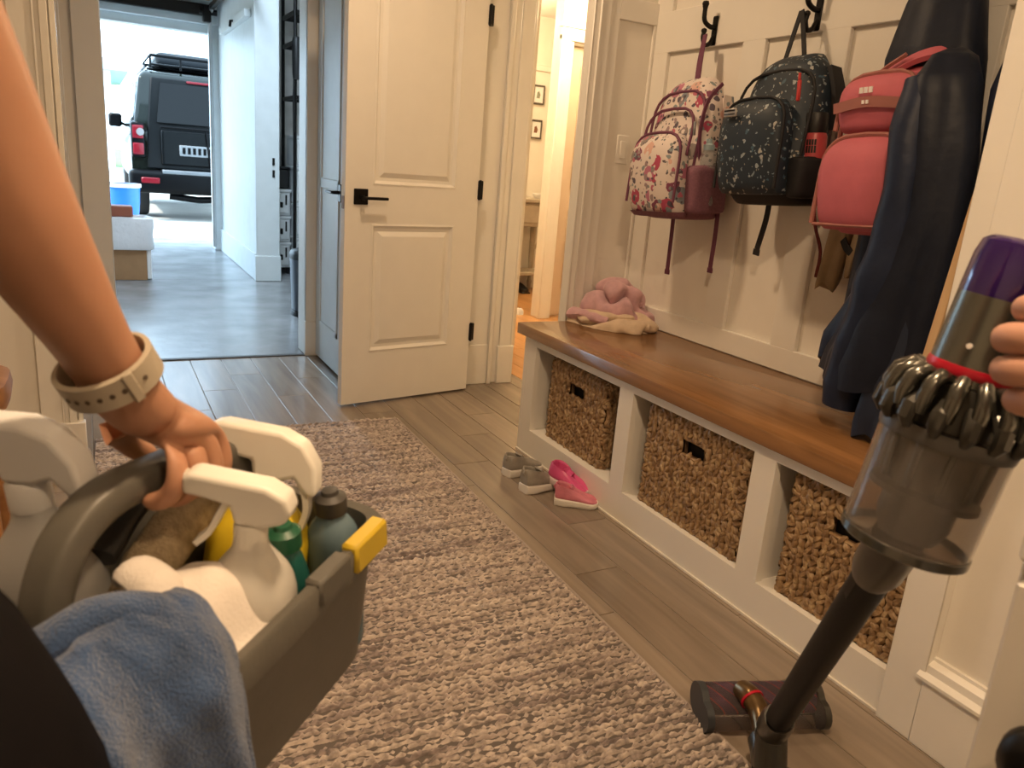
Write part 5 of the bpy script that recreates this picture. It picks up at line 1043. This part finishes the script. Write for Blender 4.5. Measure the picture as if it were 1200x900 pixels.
# ================================================================ SUV outside
CARP = mat('car_black_grass_reflection', (.004, .006, .004), .12, 0, var=.1, spec=.35); GLASSD = mat('car_glass', (.001, .001, .0012), .05, spec=.2); TRIM = mat('car_trim', (.003, .003, .0035), .35, spec=.1); TYRE = mat('tyre', (.012, .012, .012), .8); REDL = mat('tail_light_red', (.16, .006, .012), .15, spec=.4); ALLOY = mat('alloy', (.45, .45, .46), .3, .9)  # body paint is black, grass reflection tinted in as green
cx0, cx1, yr = .50, 2.36, 12.62
su = thing('suv', 'black SUV with roof rack, grass reflection tinted green into its paint, parked outside the garage', 'car', (1.43, 14.9, 0))
def cring(y, z0, z1, xa, xb, p=5): return [Vector((v.x, y, v.y)) for v in sring((xa + xb) / 2, (z0 + z1) / 2, 0, (xb - xa) / 2, (z1 - z0) / 2, 40, p)]
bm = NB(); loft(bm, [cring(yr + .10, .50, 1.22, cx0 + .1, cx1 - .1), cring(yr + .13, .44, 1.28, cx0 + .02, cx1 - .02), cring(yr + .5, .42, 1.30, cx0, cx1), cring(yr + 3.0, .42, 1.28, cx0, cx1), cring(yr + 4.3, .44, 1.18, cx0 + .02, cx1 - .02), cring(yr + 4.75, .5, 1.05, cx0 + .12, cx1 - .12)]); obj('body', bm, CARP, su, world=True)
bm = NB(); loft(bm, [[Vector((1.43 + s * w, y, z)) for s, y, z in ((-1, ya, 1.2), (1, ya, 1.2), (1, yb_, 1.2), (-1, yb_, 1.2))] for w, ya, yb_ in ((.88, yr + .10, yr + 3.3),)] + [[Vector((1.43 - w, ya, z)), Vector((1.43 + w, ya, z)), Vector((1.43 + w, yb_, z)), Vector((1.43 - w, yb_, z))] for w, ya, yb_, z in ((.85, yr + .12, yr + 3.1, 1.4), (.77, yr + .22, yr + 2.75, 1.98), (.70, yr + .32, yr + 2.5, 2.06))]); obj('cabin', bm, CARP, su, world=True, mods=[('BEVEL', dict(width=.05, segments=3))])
def quad(bm, pts, d):
    d = Vector(d); A = [bm.verts.new(Vector(p)) for p in pts]; Bq = [bm.verts.new(Vector(p) + d) for p in pts]; n = len(pts); bm.faces.new(A[::-1]); bm.faces.new(Bq)
    for k in range(n): bm.faces.new((A[k], A[(k + 1) % n], Bq[(k + 1) % n], Bq[k]))
    return bm
tg = obj('tailgate', quad(NB(), [(.72, yr + .02, .72), (2.14, yr + .02, .72), (2.12, yr + .06, 1.3), (2.05, yr + .20, 1.97), (.81, yr + .20, 1.97), (.74, yr + .06, 1.3)], (0, .08, 0)), mat('tailgate_paint', (.007, .0075, .008), .3, spec=.12), su, world=True, mods=[('BEVEL', dict(width=.02, segments=2))])
obj('rear_window', quad(NB(), [(.86, yr + .035, 1.36), (2.0, yr + .035, 1.36), (1.93, yr + .165, 1.90), (.93, yr + .165, 1.90)], (0, .03, 0)), GLASSD, tg, world=True)
obj('cargo_panel', quad(NB(), [(.90, yr - .01, .78), (1.96, yr - .01, .78), (1.96, yr + .0, 1.26), (.90, yr + .0, 1.26)], (0, .04, 0)), GLASSD, tg, world=True, mods=[('BEVEL', dict(width=.03, segments=2))])
obj('number_plate', B(1.14, 1.62, yr - .03, yr - .008, .92, 1.07, .006), mat('plate_white', (.16, .165, .17), .4), tg, world=True)
pl = NB()
for k in range(6): box(pl, 1.18 + k * .07, 1.22 + k * .07, yr - .034, yr - .029, .95, 1.04)
obj('plate_lettering', pl, TRIM, tg, smooth=False, world=True)
bm = NB(); tube(bm, [(.9, yr - .03, 1.3), (1.98, yr - .03, 1.3)], .018, 8); tube(bm, [(1.5, yr - .03, 1.3), (1.55, yr - .03, .8)], .015, 8); obj('grab_bar', bm, TRIM, tg, world=True)
bp_ = obj('bumper', B(cx0 - .03, cx1 + .03, yr - .10, yr + .25, .38, .70, .07, 3), TRIM, su, world=True)
for x0, x1 in ((.62, .86), (2.0, 2.24)): obj('reflector', B(x0, x1, yr - .112, yr - .09, .52, .60, .01), REDL, bp_, world=True)
obj('step_pad', B(.9, 1.96, yr - .106, yr + .1, .66, .715, .01), mat('pad_grey', (.12, .13, .14), .5), bp_, world=True)
for s, x0, x1 in ((-1, cx0 + .02, .70), (1, 2.16, cx1 - .02)):
    l1 = obj('tail_light', B(x0, x1, yr + .02, yr + .2, .86, 1.34, .03, 2), TRIM, su, world=True)
    for z0, z1 in ((.90, 1.06), (1.12, 1.30)): obj('lens', B(x0 + .02, x1 - .02, yr + .005, yr + .04, z0, z1, .015, 2), REDL, l1, world=True)
    bm = NB(); lathe(bm, [(0, .0), (.05, .0), (.055, .02)], 18, align((x1 - .06 if s < 0 else x0 + .06, yr - .002, 1.21), (0, 1, 0))); obj('reverse_lamp', bm, ALLOY, l1, world=True)
for x, sg in ((cx0 + .14, -1), (cx1 - .14, 1)):
    for y in (yr + .85, yr + 3.65):
        bm = NB(); lathe(bm, [(0, -.12), (.26, -.12), (.36, -.11), (.39, -.07), (.39, .07), (.36, .11), (.26, .12), (0, .12)], 36, align((x, y, .39), (1, 0, 0))); w_ = obj('wheel', bm, TYRE, su, world=True)
        bm = NB(); lathe(bm, [(0, .10), (.05, .125), (.22, .11), (.25, .125), (.25, .09)], 30, align((x, y, .39), (sg, 0, 0))); obj('rim', bm, ALLOY, w_, world=True)
for s in (-1, 1):
    for ya, yb_ in ((yr + .35, yr + 1.1), (yr + 1.2, yr + 2.0), (yr + 2.1, yr + 2.75)):
        bm = NB(); quad(bm, [(1.43 + s * .862, ya, 1.36), (1.43 + s * .862, yb_ + .1, 1.36), (1.43 + s * .79, yb_, 1.90), (1.43 + s * .79, ya + .05, 1.90)], (-s * .02, 0, 0)); obj('side_window', bm, GLASSD, su, world=True)
    bm = NB(); box(bm, 1.43 + s * 1.02 - .1, 1.43 + s * 1.02 + .1, yr + 2.85, yr + 2.97, 1.28, 1.5, .03); tube(bm, [(1.43 + s * .86, yr + 2.95, 1.32), (1.43 + s * 1.0, yr + 2.92, 1.38)], .025, 8); obj('mirror', bm, TRIM, su, world=True)
    bm = NB(); tube(bm, [(1.43 + s * .66, yr + .4, 2.12), (1.43 + s * .66, yr + 2.6, 2.12)], .02, 8); obj('roof_rail', bm, TRIM, su, world=True)
bm = NB(); tube(bm, [(.83, yr + .38, 2.27), (2.03, yr + .38, 2.27), (2.03, yr + 2.2, 2.27), (.83, yr + 2.2, 2.27)], .022, 8, closed=True)
for x in (.83, 1.23, 1.63, 2.03): tube(bm, [(x, yr + .38, 2.10), (x, yr + .38, 2.27)], .016, 8)
for k in range(5): tube(bm, [(.83, yr + .4 + k * .44, 2.15), (2.03, yr + .4 + k * .44, 2.15)], .016, 8)
obj('roof_rack', bm, TRIM, su, world=True)
obj('roof_box', B(.92, 1.95, yr + .7, yr + 2.0, 2.16, 2.36, .08, 3), mat('roof_box_grey', (.02, .022, .025), .4, spec=.2), su, world=True)
obj('brake_light', B(1.28, 1.58, yr + .15, yr + .19, 1.925, 1.955, .005), REDL, tg, world=True)
bm = NB(); tube(bm, [(1.0, yr + .15, .34), (1.4, yr + .15, .30), (1.9, yr + .3, .32)], .05, 10); tube(bm, [(.75, yr + .9, .4), (2.1, yr + .9, .4)], .07, 10); obj('underbody', bm, TRIM, su, world=True)
t = thing('blue_tub', 'blue plastic tub with white rim outside next to the SUV', 'tub', (.34, 11.5, 0))
bm = NB(); lathe(bm, [(0, 0), (.17, 0), (.20, .3), (.21, .52), (.20, .52), (.18, .3), (0, .03)], 28); obj('tub', bm, mat('blue_plastic', (.02, .16, .55), .35), t); bm = NB(); lathe(bm, [(.20, .50), (.225, .51), (.225, .55), (.20, .55)], 28); obj('rim', bm, WHITEPL, t)

# ================================================================ hall beyond the opening
GREYW = mat('grey_washed_wood', (.46, .40, .32), .55, var=.1, scale=12)
t = thing('console_table', 'pale grey-washed console table with shelf against the far hall wall', 'table', (3.52, 6.55, 0))
obj('top', B(3.10, 3.80, 6.36, 6.73, .835, .87, .006), GREYW, t, world=True); ap = obj('apron', B(3.14, 3.765, 6.39, 6.71, .62, .835, .004), GREYW, t, world=True, smooth=False)
obj('drawer', B(3.42, 3.70, 6.378, 6.395, .655, .81, .005), GREYW, ap, world=True); bm = NB(); lathe(bm, [(0, 0), (.008, 0), (.014, .014), (.010, .024), (0, .026)], 14, align((3.66, 6.378, .74), (0, -1, 0))); obj('knob', bm, BLACKM, t, world=True)
for x in (3.17, 3.735):
    for y in (6.42, 6.68): bm = NB(); lathe(bm, [(0, 0), (.018, 0), (.02, .04), (.026, .07), (.018, .10), (.026, .35), (.03, .60), (.03, .63), (0, .63)], 14, Matrix.Translation((x, y, 0))); obj('leg', bm, GREYW, t, world=True)
obj('lower_shelf', B(3.14, 3.765, 6.39, 6.71, .17, .20, .004), GREYW, t, world=True, smooth=False)
bm = NB(); prism(bm, [(3.60, .42), (3.69, .62), (3.70, .62), (3.62, .42)], 'y', 6.40, 6.41); obj('bracket', bm, GREYW, t, world=True, smooth=False)
t = thing('white_dish', 'small white dish on the hall console table', 'dish', (3.66, 6.5, .87)); bm = NB(); lathe(bm, [(0, 0), (.03, 0), (.055, .03), (.06, .045), (.05, .035), (0, .012)], 22); obj('dish', bm, WHITEPL, t)
for x in (3.35, 3.55): 
    t = thing('dark_shoe', 'dark shoe under the hall console, ' + ('beside its leg' if x > 3.4 else 'below the middle of its shelf'), 'shoe', (x, 6.50, 0), group='dark shoes under the hall console')
    bm = NB(); loft(bm, [[Vector((w_ * c, yy, z)) for c, z in ((-1, 0), (-1, .03), (-.8, h_), (.8, h_), (1, .03), (1, 0))] for yy, w_, h_ in ((-.12, .02, .04), (-.09, .04, .055), (0, .045, .08), (.09, .04, .10), (.13, .03, .09))]); obj('upper', bm, BLACKP, t, mods=SUB1); obj('sole', B(-.042, .042, -.12, .13, 0, .015, .004), BLACKP, t)
for z, lb, c in ((1.795, 'small dark frame with a leafy print, upper of two on the hall wall', (.25, .27, .22)), (1.49, 'small dark frame with a figure print, lower of two on the hall wall', (.18, .08, .05))):
    t = thing('picture_frame', lb, 'picture frame', (3.705, 6.75, z)); fm = NB()
    for b in ((-.06, .06, -.085, -.07), (-.06, .06, .07, .085), (-.06, -.048, -.07, .07), (.048, .06, -.07, .07)): box(fm, b[0], b[1], -.022, 0, b[2], b[3], .002)
    obj('frame', fm, mat('frame_grey', (.10, .085, .07), .5), t); obj('mat_board', B(-.05, .05, -.012, -.004, -.072, .072), WHITEPL, t, smooth=False)
    pr_ = NB(); prism(pr_, [(-.02, -.03), (.012, -.032), (.02, 0), (.005, .03), (-.015, .022)], 'y', -.0135, -.012); obj('print', pr_, mat('print_ink', c, .6), t, smooth=False)
t = thing('door_stop', 'small white door stop on the hall floor by the far doorway', 'door stop', (2.98, 5.45, 0)); bm = NB(); lathe(bm, [(0, 0), (.035, 0), (.035, .03), (.02, .05), (0, .052)], 18); obj('stop', bm, WHITEPL, t); obj('screw', B(-.004, .004, -.004, .004, .05, .055), BLACKM, t)
